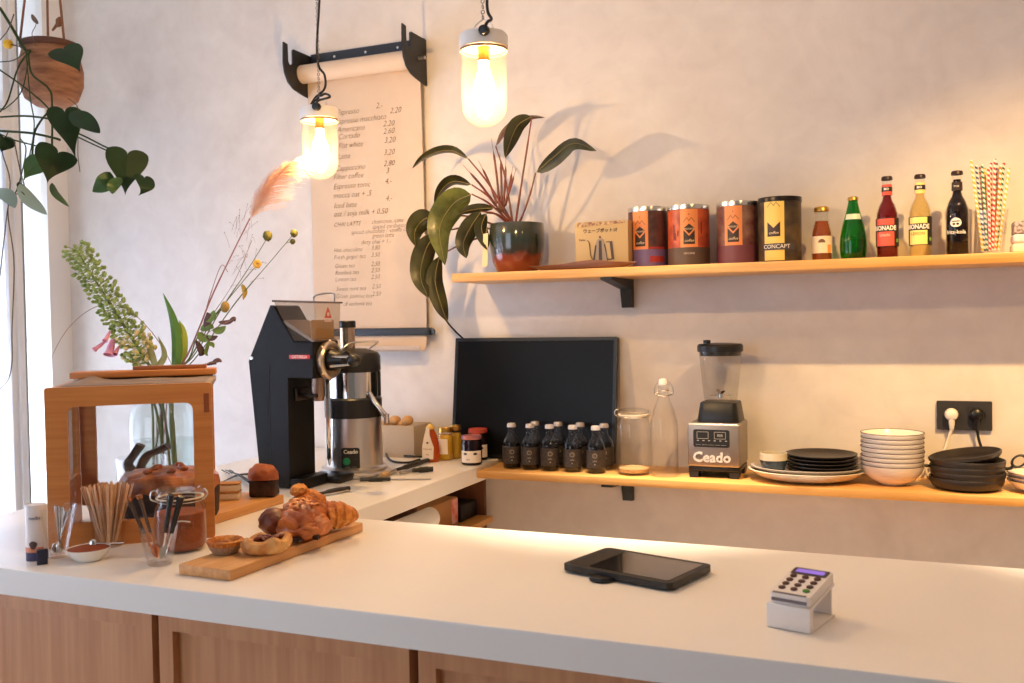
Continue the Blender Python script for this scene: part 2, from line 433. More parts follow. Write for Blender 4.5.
# things stored on its shelf
ya, yb = onX(463, 512, -1.47).y, onX(428, 512, -1.47).y
ya = min(ya, -.2)
t = thing('cardboard_box', 'brown cardboard box on the shelf of the open cabinet under the return counter', 'box', (-1.6, (ya-.15), SHZ))
hb = max(.1, onX(463, 501, -1.47).z-SHZ)
bm = BM(); box(bm, -.13, .13, -.15, .15, .0005, hb, .003); O('carton', bm, M_card, t)
bm = BM(); box(bm, .1305, .131, .10, .149, .01, hb-.005); O('printed_corner', bm, mat('white_red_print', (236, 226, 218), .6, rgb2=(214, 60, 44), vscale=14), t, 'white and red printed strip')
t2 = O('black_box', (lambda b: (box(b, -.11, .09, -.07, .07, .0005, .06, .004), b)[1])(BM()), M_black, loc=(-1.56, -.105, SHZ))
tag(t2, 'small flat black box beside the cardboard box in the open cabinet', 'box')
z0 = onX(440, 519, -1.40).z
t3 = O('storage_carton', (lambda b: (box(b, -.2, .06, -.12, .12, .0005, max(.02, z0-SHZ-.036), .003), b)[1])(BM()), M_card, loc=(-1.47, -.86, SHZ))
y3 = onX(438, 519, -1.40).y
t3.location.y = y3-.08
tag(t3, 'low brown carton under the white roll in the open cabinet', 'box')
bm = BM(); tube(bm, [(-.0, -.17, 0), (0, -.165, 0), (0, .095, 0), (0, .1, 0)], [.03, .035, .035, .03], 20)
tag(O('paper_roll', bm, mat('white_tissue', (240, 236, 230), .8), loc=(-1.44, y3-.07, z0)), 'white paper roll lying in the open cabinet beside the cardboard box', 'roll')

# ================================================================== WALL SHELVES
def bracket(bm, bx, zt, arm, drop, w=.034):
    x0, x1 = bx-w, bx
    prism(bm, [(-.003, zt), (-arm, zt), (-arm, zt-.008), (-.045, zt-.034), (-.026, zt-drop), (-.003, zt-drop)], x0, x1, plane='YZ')
t = thing('wall_shelf', 'upper oak wall shelf holding the potted plant, tins and bottles', 'shelf', (-.5, 0, US-.029))
bm = BM(); box(bm, -1.437+.5, 1.2+.5, -.28, -.002, 0, .029, .0025); O('board', bm, M_shelf, t)
bxu = onY(634, 285, 0).x; bxl = onY(634.5, 487, 0).x
for bx in (bxu, .62):
    bm = BM(); bracket(bm, bx+.5, -.0003, .272, .098, .038); O('bracket', bm, M_black, t, 'black steel bracket')
t = thing('wall_shelf', 'lower oak wall shelf carrying bottles, blender, plates and bowls', 'shelf', (-.5, 0, LS-.025))
bm = BM(); box(bm, SX+.502, 1.2+.5, -.28, -.002, 0, .025, .0025); O('board', bm, M_shelf, t)
for bx in (bxl, .62):
    bm = BM(); bracket(bm, bx+.5, -.0003, .276, .098, .036); O('bracket', bm, M_black, t, 'black steel bracket')

# ================================================================== MENU ROLL ON THE WALL
def wx(x, y, Y): return onY(x, y, Y).x
hl, hr = wx(304, 60, -.05), wx(420, 50, -.05)
zrod = onY(408, 44, -.03).z
zr = onY(360, 66, -.075).z
t = thing('menu_roll_holder', 'black steel roll holder on the wall carrying the brown paper menu', 'paper holder', ((hl+hr)/2, 0, zr))
cx = (hl+hr)/2; hw = (hr-hl)/2
# hooked side plates: a wall tab, a slot and a curved arm
hook = [(-.004, .085), (-.122, .085), (-.128, .079), (-.128, .03), (-.138, .02), (-.150, .02), (-.158, .03), (-.160, .095), (-.185, .098), (-.188, .02), (-.180, -.02), (-.160, -.05), (-.125, -.070), (-.07, -.08), (-.004, -.088)]
for sx_, nm in ((-hw, 'left'), (hw, 'right')):
    bm = BM(); prism(bm, hook, sx_-.003, sx_+.003, plane='YZ'); O('side_plate', bm, M_black, t)
bm = BM(); box(bm, -hw+.0035, hw-.0035, -.0095, -.003, .045, .092, .001); O('wall_bar', bm, mat('blue_black_steel', (40, 46, 56), .45), t)
for k in (-.55, 0, .55):
    bm = BM(); lathe(bm, [(0, -.001), (.006, -.001), (.005, .003), (0, .004)], 12, M=Matrix.Translation((k*hw, -.0095, .07)) @ Matrix.Rotation(pi/2, 4, 'X')); O('screw', bm, M_chrome, t, 'bright screw head')
bm = BM(); tube(bm, [(-hw-.012, -.068, 0.0), (hw+.03, -.068, 0.0)], .007, 12); O('rod', bm, M_steel, t, 'steel rod')
# paper: roll, hanging sheet and curled lower end, one continuous thing
zb = onY(400, 331, -.02).z; ztop = zr
pl, pr = wx(312, 200, -.02), wx(424.5, 200, -.02)
R = .036
tp = thing('paper_menu', 'long brown paper menu with handwritten price list hanging from the roll', 'menu', ((pl+pr)/2, -.02, zb))
pw = (pr-pl)/2; pcx = (pl+pr)/2
bm = BM(); 
lathe(bm, [(.0085, -pw), (R, -pw), (R, pw), (.0085, pw)], 32, closed=True, M=Matrix.Translation((0, -.048, zr-zb)) @ Matrix.Rotation(pi/2, 4, 'Y'))
O('paper_roll', bm, M_paper, tp)
prof = [(-.012, zr-zb), (-.0125, .9), (-.003, .5), (-.002, .2), (-.002, .02), (-.003, -.02), (-.012, -.055), (-.03, -.075), (-.05, -.072), (-.06, -.055)]
pc = catmull([(0, a, b) for a, b in prof], 40)
bm = BM(); rows = []
for p in pc: rows.append([bm.verts.new((sx_, p.y, p.z)) for sx_ in (-pw, -pw*.33, pw*.33, pw)])
for a, b in zip(rows, rows[1:]):
    for k in range(3): bm.faces.new((a[k], a[k+1], b[k+1], b[k]))
thicken(bm, .0008)
sheet = O('sheet', bm, M_paper, tp)
M_ink = mat('pencil_ink', (104, 86, 76), .8)
lines = [(338, 116, 'Espresso', 377, 109, '2,-'), (337, 125, 'Espresso macchiato', 391, 114, '2,20'), (338, 133, 'Americano', 384, 127, '2,20'), (339, 140, 'Cortado', 384, 134.5, '2,60'),
    (339, 149, 'Flat white', 385, 143.5, '3,20'), (338, 159.5, 'Latte', 384, 155.5, '3,20'), (336, 171.5, 'Cappuccino', 384, 166.5, '2,80'), (333.5, 180, 'Filter coffee', 386, 173.5, '3'),
    (333.5, 189.5, 'Espresso tonic', 385, 184, '4,-'), (333.5, 198.5, 'mocca oat + ,5', 0, 0, ''), (333.7, 208.5, 'Iced latte', 385.5, 201, '4,-'), (333.7, 217, 'oat / soja milk + 0,50', 0, 0, ''),
    (333.7, 227, 'CHAI LATTE', 371.5, 224, 'chaimania, cane'), (0, 0, '', 372, 229, 'spiced cardamom'), (351, 234.5, 'spiced chocolate / vanilla latte', 0, 0, ''), (0, 0, '', 372, 238, 'green latte'), (361, 244.5, 'dirty chai + 1,-', 0, 0, ''),
    (333.7, 252.5, 'Hot chocolate', 371, 250, '3,80'), (333.7, 259.5, 'Fresh ginger tea', 371, 257, '3,50'), (334.6, 268.3, 'Green tea', 371, 266, '2,50'), (335, 275, 'Rooibos tea', 371, 272.5, '2,50'), (335, 281.5, 'Lemon tea', 371, 279, '2,50'),
    (336, 291, 'Sweet mint tea', 372, 288.5, '2,50'), (335.5, 298.5, 'Green jasmine tea', 372, 296, '2,50'), (343, 306, 'of verbena tea', 0, 0, '')]
def ywall(z):      # sheet surface at that height
    zz = z-zb; return min(pc, key=lambda p: abs(p.z-zz) if p.z > -.02 else 9).y
for a, b, s, c, d, s2 in lines:
    for x, y, q in ((a, b, s), (c, d, s2)):
        if not q: continue
        p = onY(x, y, -.024); fs = .031 if y < 222 else .0245
        text(q, fs, M_ink, sheet, 'handwritten_price' if q[0] in '23456' else 'handwritten_line', loc=(p.x-pcx, ywall(p.z)-.0026, p.z-zb), align='LEFT', shear=.3, sx=.92, ext=0, off=-.0004)
# the flat bar that weighs the sheet down
bm = BM(); xl, xr = wx(312, 333, -.03)-pcx, wx(432, 331, -.03)-pcx
box(bm, xl, xr, -.0135, -.0045, -.017, .012, .002)
lathe(bm, [(0, 0), (.012, 0), (.012, .009), (0, .009)], 16, M=Matrix.Translation((xr, -.0045, -.003)) @ Matrix.Rotation(pi/2, 4, 'X'))
O('weight_bar', bm, MATS['blue_black_steel'], tp, 'flat dark steel bar')

# ================================================================== PENDANT LAMPS
M_bulb = mat('lit_bulb', (255, 214, 150), .4, emit=0.)
def lit(name, rgb, s):
    m = bpy.data.materials.new(name); m.use_nodes = True; N = m.node_tree.nodes; b = N['Principled BSDF']
    b.inputs['Emission Color'].default_value = (*rgb, 1); b.inputs['Emission Strength'].default_value = s; b.inputs['Base Color'].default_value = (0, 0, 0, 1); return m
def bulb_mat():
    m = bpy.data.materials.new('glowing_bulb'); m.use_nodes = True; nt = m.node_tree; N = nt.nodes; L = nt.links; N.remove(N['Principled BSDF'])
    tr = N.new('ShaderNodeBsdfTransparent'); em = N.new('ShaderNodeEmission'); em.inputs['Color'].default_value = (1., .80, .58, 1); em.inputs['Strength'].default_value = 6.
    ad = N.new('ShaderNodeAddShader'); L.new(tr.outputs[0], ad.inputs[0]); L.new(em.outputs[0], ad.inputs[1]); L.new(ad.outputs[0], N['Material Output'].inputs['Surface']); return m
M_fil = bulb_mat()
M_dome = glass('lamp_glass', (255, 250, 242), .05, body=(255, 246, 236), bodyfac=.022)
M_porc = mat('white_porcelain', (235, 228, 222), .3, coat=.3)
M_cable = mat('black_textile_cable', (30, 26, 26), .7)
def pendant(P, s, label, swing):
    t = thing('pendant_lamp', label, 'lamp', P, 0, 'glass pendant lamps over the counter')
    R = .0575*s; hc = .034*s; hg = .184*s
    # P is the underside of the porcelain cap
    bm = BM(); lathe(bm, [(0, .004), (R*.9, .004), (R*.93, 0), (R, .002), (R, hc-.006), (R*.93, hc), (.02, hc+.004), (0, hc+.005)], 40); O('cap', bm, M_porc, t)
    bm = BM(); lathe(bm, [(R*.9, -.006), (R*.97, -.007), (R*.97, -.001), (R*.9, -.001)], 40, closed=True); O('gasket', bm, mat('rubber_gasket', (150, 120, 90), .6), t)
    rg = R*.94; pr = [(rg, -.0075), (rg, -.06), (rg*.98, -hg+rg*.95)]
    for i in range(1, 9): a = pi/2*i/8; pr.append((rg*.98*cos(a), -hg+rg*.95-rg*.9*sin(a)))
    pr[-1] = (0, pr[-1][1])
    bm = BM(); lathe(bm, pr, 40); O('glass_jar', bm, M_dome, t)
    bm = BM(); lathe(bm, [(0, -.028), (.0135*s, -.028), (.0135*s, .003), (0, .003)], 20); O('socket', bm, mat('brass', (180, 140, 70), .3, 1.), t)
    b = [(0, -.155), (.012, -.152), (.021, -.14), (.0255, -.12), (.0265, -.10), (.024, -.08), (.017, -.06), (.0125, -.045), (.0125, -.0285), (0, -.0285)]
    bm = BM(); lathe(bm, [(r*s, z*s) for r, z in b], 20); O('bulb', bm, M_fil, t, 'glowing bulb')
    bm = BM(); lathe(bm, [(0, -.011), (.0105, -.009), (.0125, -.003), (.0125, .003), (.0105, .009), (0, .011)], 16, M=Matrix.Translation((R*.45, -R*.92, hc*.75)) @ Matrix.Rotation(pi/2, 4, 'X')); O('cable_gland', bm, M_blackpl, t)
    l_ = bpy.data.lights.new('filament', 'POINT'); l_.energy = 18.8; l_.color = (1., .62, .245); l_.shadow_soft_size = .012
    lo = bpy.data.objects.new('filament', l_); COL.objects.link(lo); lo.parent = t; lo.location = (0, 0, -.105*s)
    # wire hanger, chain and cable up to the ceiling
    H = 3.348-P.z
    bm = BM(); tube(bm, [(-.026, 0, hc+.001), (-.022, 0, hc+.02), (0, 0, hc+.034), (.022, 0, hc+.02), (.026, 0, hc+.001)], .0016, 6, 16); O('hanger_wire', bm, M_steel, t)
    bm = BM(); z = hc+.031; k = 0
    while z < H:
        ring_tube(bm, (0, 0, z+.008), .0045, .0011, 'Y' if k % 2 else 'X', 10, 5, sx=1., M=None); z += .0125; k += 1
    O('chain', bm, mat('dull_chain_steel', (120, 108, 98), .4, 1.), t)
    pts = [(R*.45, -R*.95, hc*.75), (R*.62, -R*1.0, hc*1.2)]+swing+[(.016, 0, min(.5, H)), (.012, 0, H)]
    bm = BM(); tube(bm, pts, .0036, 8, 60); O('cable', bm, M_cable, t)
    return t
P1 = atd(483.5, 49, 2.2); P2 = atd(319.5, 119.5, 2.85)
pendant(P1, 1., 'larger hanging glass jar lamp with white cap above the potted plant', [(.03, -.02, .06), (.012, 0, .09), (.012, 0, .16)])
pendant(P2, 1., 'smaller hanging glass jar lamp in front of the paper menu', [(.058, -.03, .055), (.02, 0, .075), (-.012, 0, .06), (-.03, 0, .045), (-.02, .01, .07), (.02, 0, .09), (.022, 0, .13), (-.004, 0, .2)])
# ================================================================== UPPER SHELF
def up(x, ytop, Y=-.14):
    p = onY(x, 260, Y); return Vector((p.x, Y, US)), onY(x, ytop, Y).z-US
def wid(x0, x1, P): return abs(x1-x0)/sc(P)
M_tinlid = mat('tin_lid', (226, 222, 214), .22, 1.)
M_orange = mat('orange_print', (230, 140, 78), .45)
M_dkbrown = mat('dark_brown_print', (52, 32, 26), .5)
M_gold = mat('gold_tin_lid', (205, 160, 78), .3, 1.)

def tin(x0, x1, ytop, label, kind, rz, Y):
    P, h = up((x0+x1)/2, ytop+2, Y); r = wid(x0, x1, P)/2
    t = thing('coffee_tin', label, 'tin', P, face(P)+rz, 'coffee tins on the upper shelf')
    dark = kind == 'yellow'
    bodym = {'dusk': mat('tin_scene_dusk', (58, 34, 40), .4, rgb2=(96, 60, 56), vscale=26), 'warm': mat('tin_scene_warm', (206, 92, 44), .4, rgb2=(150, 58, 36), vscale=20),
             'mix': mat('tin_scene_mix', (150, 112, 92), .4, rgb2=(96, 44, 48), vscale=22), 'yellow': mat('tin_scene_dark', (44, 34, 28), .4, rgb2=(92, 72, 40), vscale=18)}[kind]
    bm = BM(); lathe(bm, [(0, 0), (r-.002, 0), (r, .002), (r, h-.016), (0, h-.016)], 48); O('body', bm, bodym, t)
    lm = mat('black_tin_lid', (40, 34, 32), .3, .6) if dark else M_tinlid
    bm = BM(); lathe(bm, [(0, h-.0155), (r+.0012, h-.0155), (r+.0018, h-.008), (r+.0012, h-.001), (r-.003, h), (r-.005, h-.003), (0, h-.003)], 48); O('lid', bm, lm, t)
    bandm = {'dusk': mat('violet_print', (112, 92, 140), .5), 'warm': mat('grey_brown_print', (84, 66, 56), .5), 'mix': mat('plum_print', (112, 58, 70), .5), 'yellow': mat('tin_grey_band', (66, 58, 62), .5)}[kind]
    if not dark:
        bm = BM(); wrap(bm, r+.0002, .004, h*.30, -2.6, 2.6, 60); O('colour_band', bm, bandm, t)
        bm = BM(); wrap(bm, r+.0006, h*.30, h-.0165, -.42, .42, 16); lb = O('label', bm, M_orange, t)
        if kind == 'dusk':
            bm = BM(); wrap(bm, r+.0006, h*.09, h*.19, .5, 1.3, 10); O('red_print', bm, mat('red_print', (160, 50, 46), .5), t); bm = BM(); wrap(bm, r+.0006, h*.305, h*.34, .45, 1.35, 10); O('red_print', bm, MATS['red_print'], t)
        if kind == 'warm':
            bm = BM()
            for k in range(7):
                a = random.choice((-1, 1))*random.uniform(.55, 1.0); z = h*random.uniform(.4, .6); wrap(bm, r+.0006, z, z+h*random.uniform(.05, .2), a, a+.07, 3)
            O('landscape_print', bm, mat('maroon_print', (110, 40, 40), .5), t)
            text('ORIGINE', .009, mat('pale_print', (206, 190, 170), .5), t, bend=r+.001, loc=(0, 0, h*.2)); 
        zc = h*.36; lw = .018
    else:
        bm = BM(); wrap(bm, r+.0006, .006, h-.0165, -.72, .25, 18); lb = O('label', bm, mat('yellow_print', (232, 196, 96), .45), t)
        bm = BM(); wrap(bm, r+.0014, h*.185, h*.285, -.72, .75, 24); O('name_band', bm, bandm, t)
        text('CONCAPT', .0175, M_txtw, t, bend=r+.0022, th0=-.12, loc=(0, 0, h*.235))
        zc = h*.40; lw = .02
    th = -.24 if dark else 0
    # mountain mark: peak outline, dark pennant block with a V notch
    A = th*(r+.001)
    bm = BM()
    top = zc+.055; bot = zc-.002
    wrap_poly(bm, [(A-lw, bot), (A+lw, bot), (A+lw, top-.012), (A, bot+.026), (A-lw, top-.012)], r+.0011)
    if not dark: wrap_poly(bm, [(A-lw*.95, top-.006), (A, bot+.033), (A+lw*.95, top-.006), (A, top+.008)], r+.0011)
    O('mark', bm, M_dkbrown, lb)
    bm = BM(); zp = top+.012+(.02 if dark else 0)
    for (x0_, z0_), (x1_, z1_) in (((-lw, 0), (-lw*.4, .014)), ((-lw*.4, .014), (0, .004)), ((0, .004), (lw*.4, .014)), ((lw*.4, .014), (lw, 0))):
        wrap_poly(bm, [(A+x0_, zp+z0_), (A+x1_, zp+z1_), (A+x1_, zp+z1_+.0022), (A+x0_, zp+z0_+.0022)], r+.0011)
    wrap_poly(bm, [(A-.0012, zp+.024), (A+.0012, zp+.024), (A, zp+.031)], r+.0011)
    O('peak_line', bm, M_dkbrown, lb)
    text('coffee', .0125, mat('cream_print', (228, 200, 160), .5), lb, bend=r+.0018, th0=th, loc=(0, 0, bot+.011), shear=.3)
    if not dark: text('MOUNT', .0085, mat('cream_print', (228, 200, 160), .5), lb, bend=r+.0018, th0=th, loc=(0, 0, top-.009))
tin(629, 668, 206, 'orange coffee tin with violet foot band beside the kettle box', 'dusk', -.42, -.12)
tin(668.5, 709.5, 204, 'orange coffee tin with grey-brown foot band, second from the kettle box', 'warm', .02, -.145)
tin(717.5, 759, 200.5, 'orange coffee tin with plum foot band beside the yellow and black tin', 'mix', -.22, -.125)
tin(759.5, 801, 196, 'yellow and black coffee tin with black lid', 'yellow', -.05, -.16)

def bottle(name, label, cat, P, prof, m_glass, fill=None, fillm=None, rz=0, group=None, seg=32, wall=.0025):
    """prof from base centre up to mouth; fill = height of the liquid"""
    t = thing(name, label, cat, P, rz, group)
    bm = BM(); lathe(bm, prof, seg); O('glass', bm, m_glass, t)
    if fill:
        ip = [(0, .0035)]
        for r, z in prof:
            if .0035 < z < fill and r > wall+.001: ip.append((r-wall, z))
        def rad(z):
            for (r0, z0), (r1, z1) in zip(prof, prof[1:]):
                if z0 <= z <= z1 and z1 > z0: return r0+(r1-r0)*(z-z0)/(z1-z0)
            return prof[-1][0]
        ip.insert(1, (rad(.0035)-wall, .0035)); ip.append((rad(fill)-wall, fill)); ip.append((0, fill))
        bm = BM(); lathe(bm, ip, seg); O('liquid', bm, fillm, t)
    return t
def cap(t, r, z, h, m, name='cap', ridge=False):
    bm = BM(); lathe(bm, [(0, z+h), (r*.85, z+h), (r, z+h*.7), (r*1.04, z), (r*.98, z)], 24); O(name, bm, m, t)

# small juice bottle
P, h = up(822, 207); r = wid(812, 832, P)/2
pr = [(0, 0), (r*.92, 0), (r, .006), (r*.98, h*.5), (r*.9, h*.58), (r*.62, h*.78), (r*.6, h*.88), (r*.66, h*.9), (r*.66, h*.93)]
t = bottle('juice_bottle', 'small amber juice bottle with gold lid and cream label beside the green bottle', 'bottle', P, pr, M_glassb, h*.74, glass('amber_liquid', (214, 128, 66), .03, body=(190, 116, 62), bodyfac=.32), face(P))
cap(t, r*.72, h*.92, h*.08, M_gold, 'lid')
bm = BM(); wrap(bm, r+.0004, h*.15, h*.46, -1.2, 1.2, 24); lb = O('label', bm, mat('cream_label', (232, 214, 184), .6), t)
bm = BM(); n = 14; wrap_poly(bm, [(.011*cos(pi*k/n), h*.34+.011*sin(pi*k/n)) for k in range(n+1)], r+.0009); O('round_mark', bm, mat('brown_mark', (110, 82, 62), .6), lb)
bm = BM(); wrap(bm, r+.0008, h*.15, h*.3, .55, .95, 6); O('fruit_print', bm, mat('orange_fruit_print', (226, 150, 60), .6), lb)
# green mineral water
P, h = up(853.5, 197); r = wid(841, 867, P)/2
pr = [(0, 0), (r*.82, 0), (r*.9, .004), (r*.98, h*.12), (r, h*.25), (r*.96, h*.38), (r*.8, h*.55), (r*.55, h*.74), (r*.36, h*.9), (r*.34, h*.955)]
t = bottle('water_bottle', 'green teardrop glass water bottle', 'bottle', P, pr, glass('green_glass', (66, 186, 92), .06, edge=.8), h*.32, glass('green_water', (190, 246, 180), .03), face(P))
cap(t, r*.38, h*.945, h*.055, M_gold)
bm = BM(); 
def band(bm, r0, r1, z0, z1, a0, a1, n=12):
    rows = []
    for i in range(n+1):
        a = a0+(a1-a0)*i/n
        rows.append([bm.verts.new((q*sin(a), -q*cos(a), z)) for q, z in ((r0, z0), (r0+.0008, z0), (r1+.0008, z1), (r1, z1))])
    for a, b in zip(rows, rows[1:]):
        for k in range(4): bm.faces.new((a[k], b[k], b[(k+1) % 4], a[(k+1) % 4]))
    bm.faces.new(rows[0]); bm.faces.new(rows[-1][::-1])
band(bm, r*.67+.0004, r*.575+.0004, h*.64, h*.725, -.95, .95); O('neck_label', bm, mat('silver_green_label', (198, 214, 190), .4), t)
# long-neck lemonades and cola
def longneck(x0, x1, ytop, label, liq, neckm, kind):
    P, h = up((x0+x1)/2, ytop); r = wid(x0, x1, P)/2
    pr = [(0, 0), (r*.9, 0), (r, .005), (r, h*.50), (r*.96, h*.56), (r*.78, h*.64), (r*.5, h*.71), (r*.42, h*.76), (r*.39, h*.93), (r*.43, h*.94), (r*.43, h*.965)]
    t = bottle('cola_bottle' if kind == 'cola' else 'lemonade_bottle', label, 'bottle', P, pr, M_glassb, h*(.9 if kind == 'cola' else .82), liq, face(P)-.12)
    cap(t, r*.5, h*.955, h*.045, mat('dark_crown_cap', (50, 32, 30), .4, .3), 'crown_cap')
    if kind == 'cola':
        rr = r+.0005
        bm = BM(); n = 18; wrap_poly(bm, [(.0155*cos(2*pi*k/n), h*.385+.0155*sin(2*pi*k/n)*(1 if sin(2*pi*k/n) > 0 else .75)) for k in range(n)], rr); hd = O('white_emblem', bm, M_txtw, t)
        bm = BM()
        for s in (-1, 1): wrap_poly(bm, [(s*.005+.0042*cos(2*pi*k/8), h*.375+.0036*sin(2*pi*k/8)) for k in range(8)], rr+.0004)
        wrap_poly(bm, [(-.012, h*.4), (.012, h*.4), (.010, h*.412), (-.010, h*.412)], rr+.0004)
        O('emblem_detail', bm, M_txtk, hd)
        text('fritz-kola', .0155, M_txtw, t, bend=rr+.0004, loc=(0, 0, h*.28), off=.0002)
        bm = BM(); band(bm, r*.43+.0004, r*.41+.0004, h*.77, h*.87, -2.6, 2.6, 28); nl = O('neck_label', bm, mat('black_neck_label', (40, 26, 24), .5), t)
        text('fritz', .009, M_txtw, nl, bend=r*.425+.002, loc=(0, 0, h*.82))
    else:
        z0, z1 = h*.15, h*.49; rr = r+.0004
        bm = BM(); wrap(bm, rr, z0, z1, -2.3, 2.3, 50); lb = O('label', bm, mat('black_label', (38, 30, 28), .5), t)
        bm = BM(); wrap(bm, rr+.0005, z0+.002, z1-.002, -.95, .75, 24); O('colour_field', bm, neckm, lb)
        zb_ = z0+(z1-z0)*.64
        bm = BM(); wrap(bm, rr+.001, zb_-.010, zb_+.010, -.95, .95, 24); O('name_band', bm, mat('black_label', (38, 30, 28), .5), lb)
        text('BIONADE', .0185, M_txtw, lb, bend=rr+.0018, th0=-.1, loc=(0, 0, zb_), sx=.86, off=.0007)
        text('Litschi' if kind == 'red' else 'LEMON', .012, mat('label_text_'+kind, (250, 214, 200) if kind == 'red' else (150, 132, 60), .6), lb, bend=rr+.0016, th0=-.1, loc=(0, 0, z0+(z1-z0)*.40))
        bm = BM(); wrap(bm, rr+.0008, z0+.012, z0+.022, .98, 1.25, 5); O('green_seal', bm, mat('green_seal', (120, 170, 60), .6), lb)
        bm = BM(); band(bm, r*.43+.0005, r*.405+.0005, h*.77, h*.9, -2.6, 2.6, 28); nl = O('neck_label', bm, neckm, t)
        bm = BM(); band(bm, r*.425+.0012, r*.412+.0012, h*.815, h*.87, -1.6, 1.6, 20); O('neck_band', bm, mat('black_label', (38, 30, 28), .5), nl)
        text('BIO', .009, M_txtw, nl, bend=r*.42+.0026, loc=(0, 0, h*.842), off=.0004)
longneck(877, 898, 176.5, 'red long-neck lemonade bottle with coral label', glass('red_liquid', (170, 34, 30), .03, body=(130, 18, 20), bodyfac=.35), mat('coral_label', (226, 86, 70), .5), 'red')
longneck(910, 931, 174.5, 'pale yellow long-neck lemonade bottle with yellow label', glass('yellow_liquid', (250, 234, 186), .03, body=(226, 206, 150), bodyfac=.1), mat('pale_yellow_label', (238, 222, 132), .5), 'yellow')
longneck(946.5, 968.5, 171, 'dark brown cola bottle with white emblem beside the glass of straws', glass('cola_liquid', (62, 16, 8), .03, body=(22, 8, 6), bodyfac=.75), M_txtw, 'cola')

# glass of striped paper straws
P, h = up(991, 210, -.15); rt = wid(975, 1007, P)/2; rb = rt*.68
t = thing('drinking_glass', 'clear glass holding striped paper straws on the upper shelf', 'glass', P)
bm = BM(); lathe(bm, [(0, 0), (rb, 0), (rb+.001, .004), (rt, h), (rt-.0022, h), (rb-.0015, .012), (0, .010)], 32); O('tumbler', bm, M_glass, t)
def straw_mat(nm, c1):
    m = bpy.data.materials.new(nm); m.use_nodes = True; nt = m.node_tree; N = nt.nodes; L = nt.links; b = N['Principled BSDF']; b.inputs['Roughness'].default_value = .6
    tc = N.new('ShaderNodeTexCoord'); sp = N.new('ShaderNodeSeparateXYZ'); L.new(tc.outputs['Object'], sp.inputs[0])
    at = N.new('ShaderNodeMath'); at.operation = 'ARCTAN2'; L.new(sp.outputs['Y'], at.inputs[0]); L.new(sp.outputs['X'], at.inputs[1])
    ad = N.new('ShaderNodeMath'); ad.operation = 'MULTIPLY_ADD'; ad.inputs[1].default_value = 420.; L.new(sp.outputs['Z'], ad.inputs[0]); L.new(at.outputs[0], ad.inputs[2])
    si = N.new('ShaderNodeMath'); si.operation = 'SINE'; L.new(ad.outputs[0], si.inputs[0])
    gt = N.new('ShaderNodeMath'); gt.operation = 'GREATER_THAN'; gt.inputs[1].default_value = .1; L.new(si.outputs[0], gt.inputs[0])
    mx = N.new('ShaderNodeMix'); mx.data_type = 'RGBA'; L.new(gt.outputs[0], mx.inputs[0]); mx.inputs[6].default_value = lin((240, 232, 218)); mx.inputs[7].default_value = lin(c1)
    L.new(mx.outputs[2], b.inputs['Base Color']); return m
SM = {'yellow': straw_mat('yellow_stripe', (236, 190, 50)), 'red': straw_mat('red_stripe', (208, 48, 44)), 'green': straw_mat('green_stripe', (34, 112, 84)), 'orange': straw_mat('orange_stripe', (230, 120, 40)), 'blue': straw_mat('blue_stripe', (52, 78, 120))}
# (px top x, px top y, colour, row)
straws = [(971, 160, 'yellow', 0), (976, 165, 'blue', 1), (982, 164, 'green', 1), (985, 168, 'yellow', 2), (988.5, 168, 'red', 0), (991, 163, 'red', 1), (995, 159, 'red', 0), (996.5, 163, 'blue', 2), (999, 168, 'yellow', 1),
          (1001, 165, 'orange', 0), (1003.5, 167, 'green', 1), (1004, 163, 'red', 2), (1009, 168, 'yellow', 0), (980, 167, 'orange', 2)]
names = {'yellow': 'yellow', 'blue': 'dark blue', 'green': 'green', 'red': 'red', 'orange': 'orange'}
cnt = {}
pos = {'yellow': ['leaning out furthest left over the glass rim', 'left of centre, low between red straws', 'right of centre behind the orange straw', 'leaning out furthest right over the glass rim'],
       'red': ['in the front left of centre', 'second from the left among the red ones', 'standing tallest in the middle of the bunch', 'furthest right at the back of the bunch'],
       'blue': ['beside the leftmost yellow straw', 'in the middle behind the tall red straw'], 'green': ['in the left half of the bunch', 'in the right half of the bunch'], 'orange': ['in the right half of the bunch', 'at the back left of the bunch']}
for x, y, c, row in straws:
    Yr = -.15-.012+.014*row; T = onY(x, y, Yr); bx = (x-991)*.42; Bp = onY(991+bx, 250, Yr*.5-.075); Bp = Vector((Bp.x, -.15+(Yr+.15)*.5, US+.0125))
    d = (T-Bp); L_ = d.length; k = cnt.get(c, 0); cnt[c] = k+1
    bm = BM(); lathe(bm, [(.0029, 0), (.0037, 0), (.0037, L_), (.0029, L_)], 10, closed=True)
    o = O('paper_straw', bm, SM[c], loc=Bp, rot=d.to_track_quat('Z', 'Y').to_euler())
    tag(o, f'{names[c]} and white striped paper straw {pos[c][k]}', 'straw', 'paper straws in the glass')

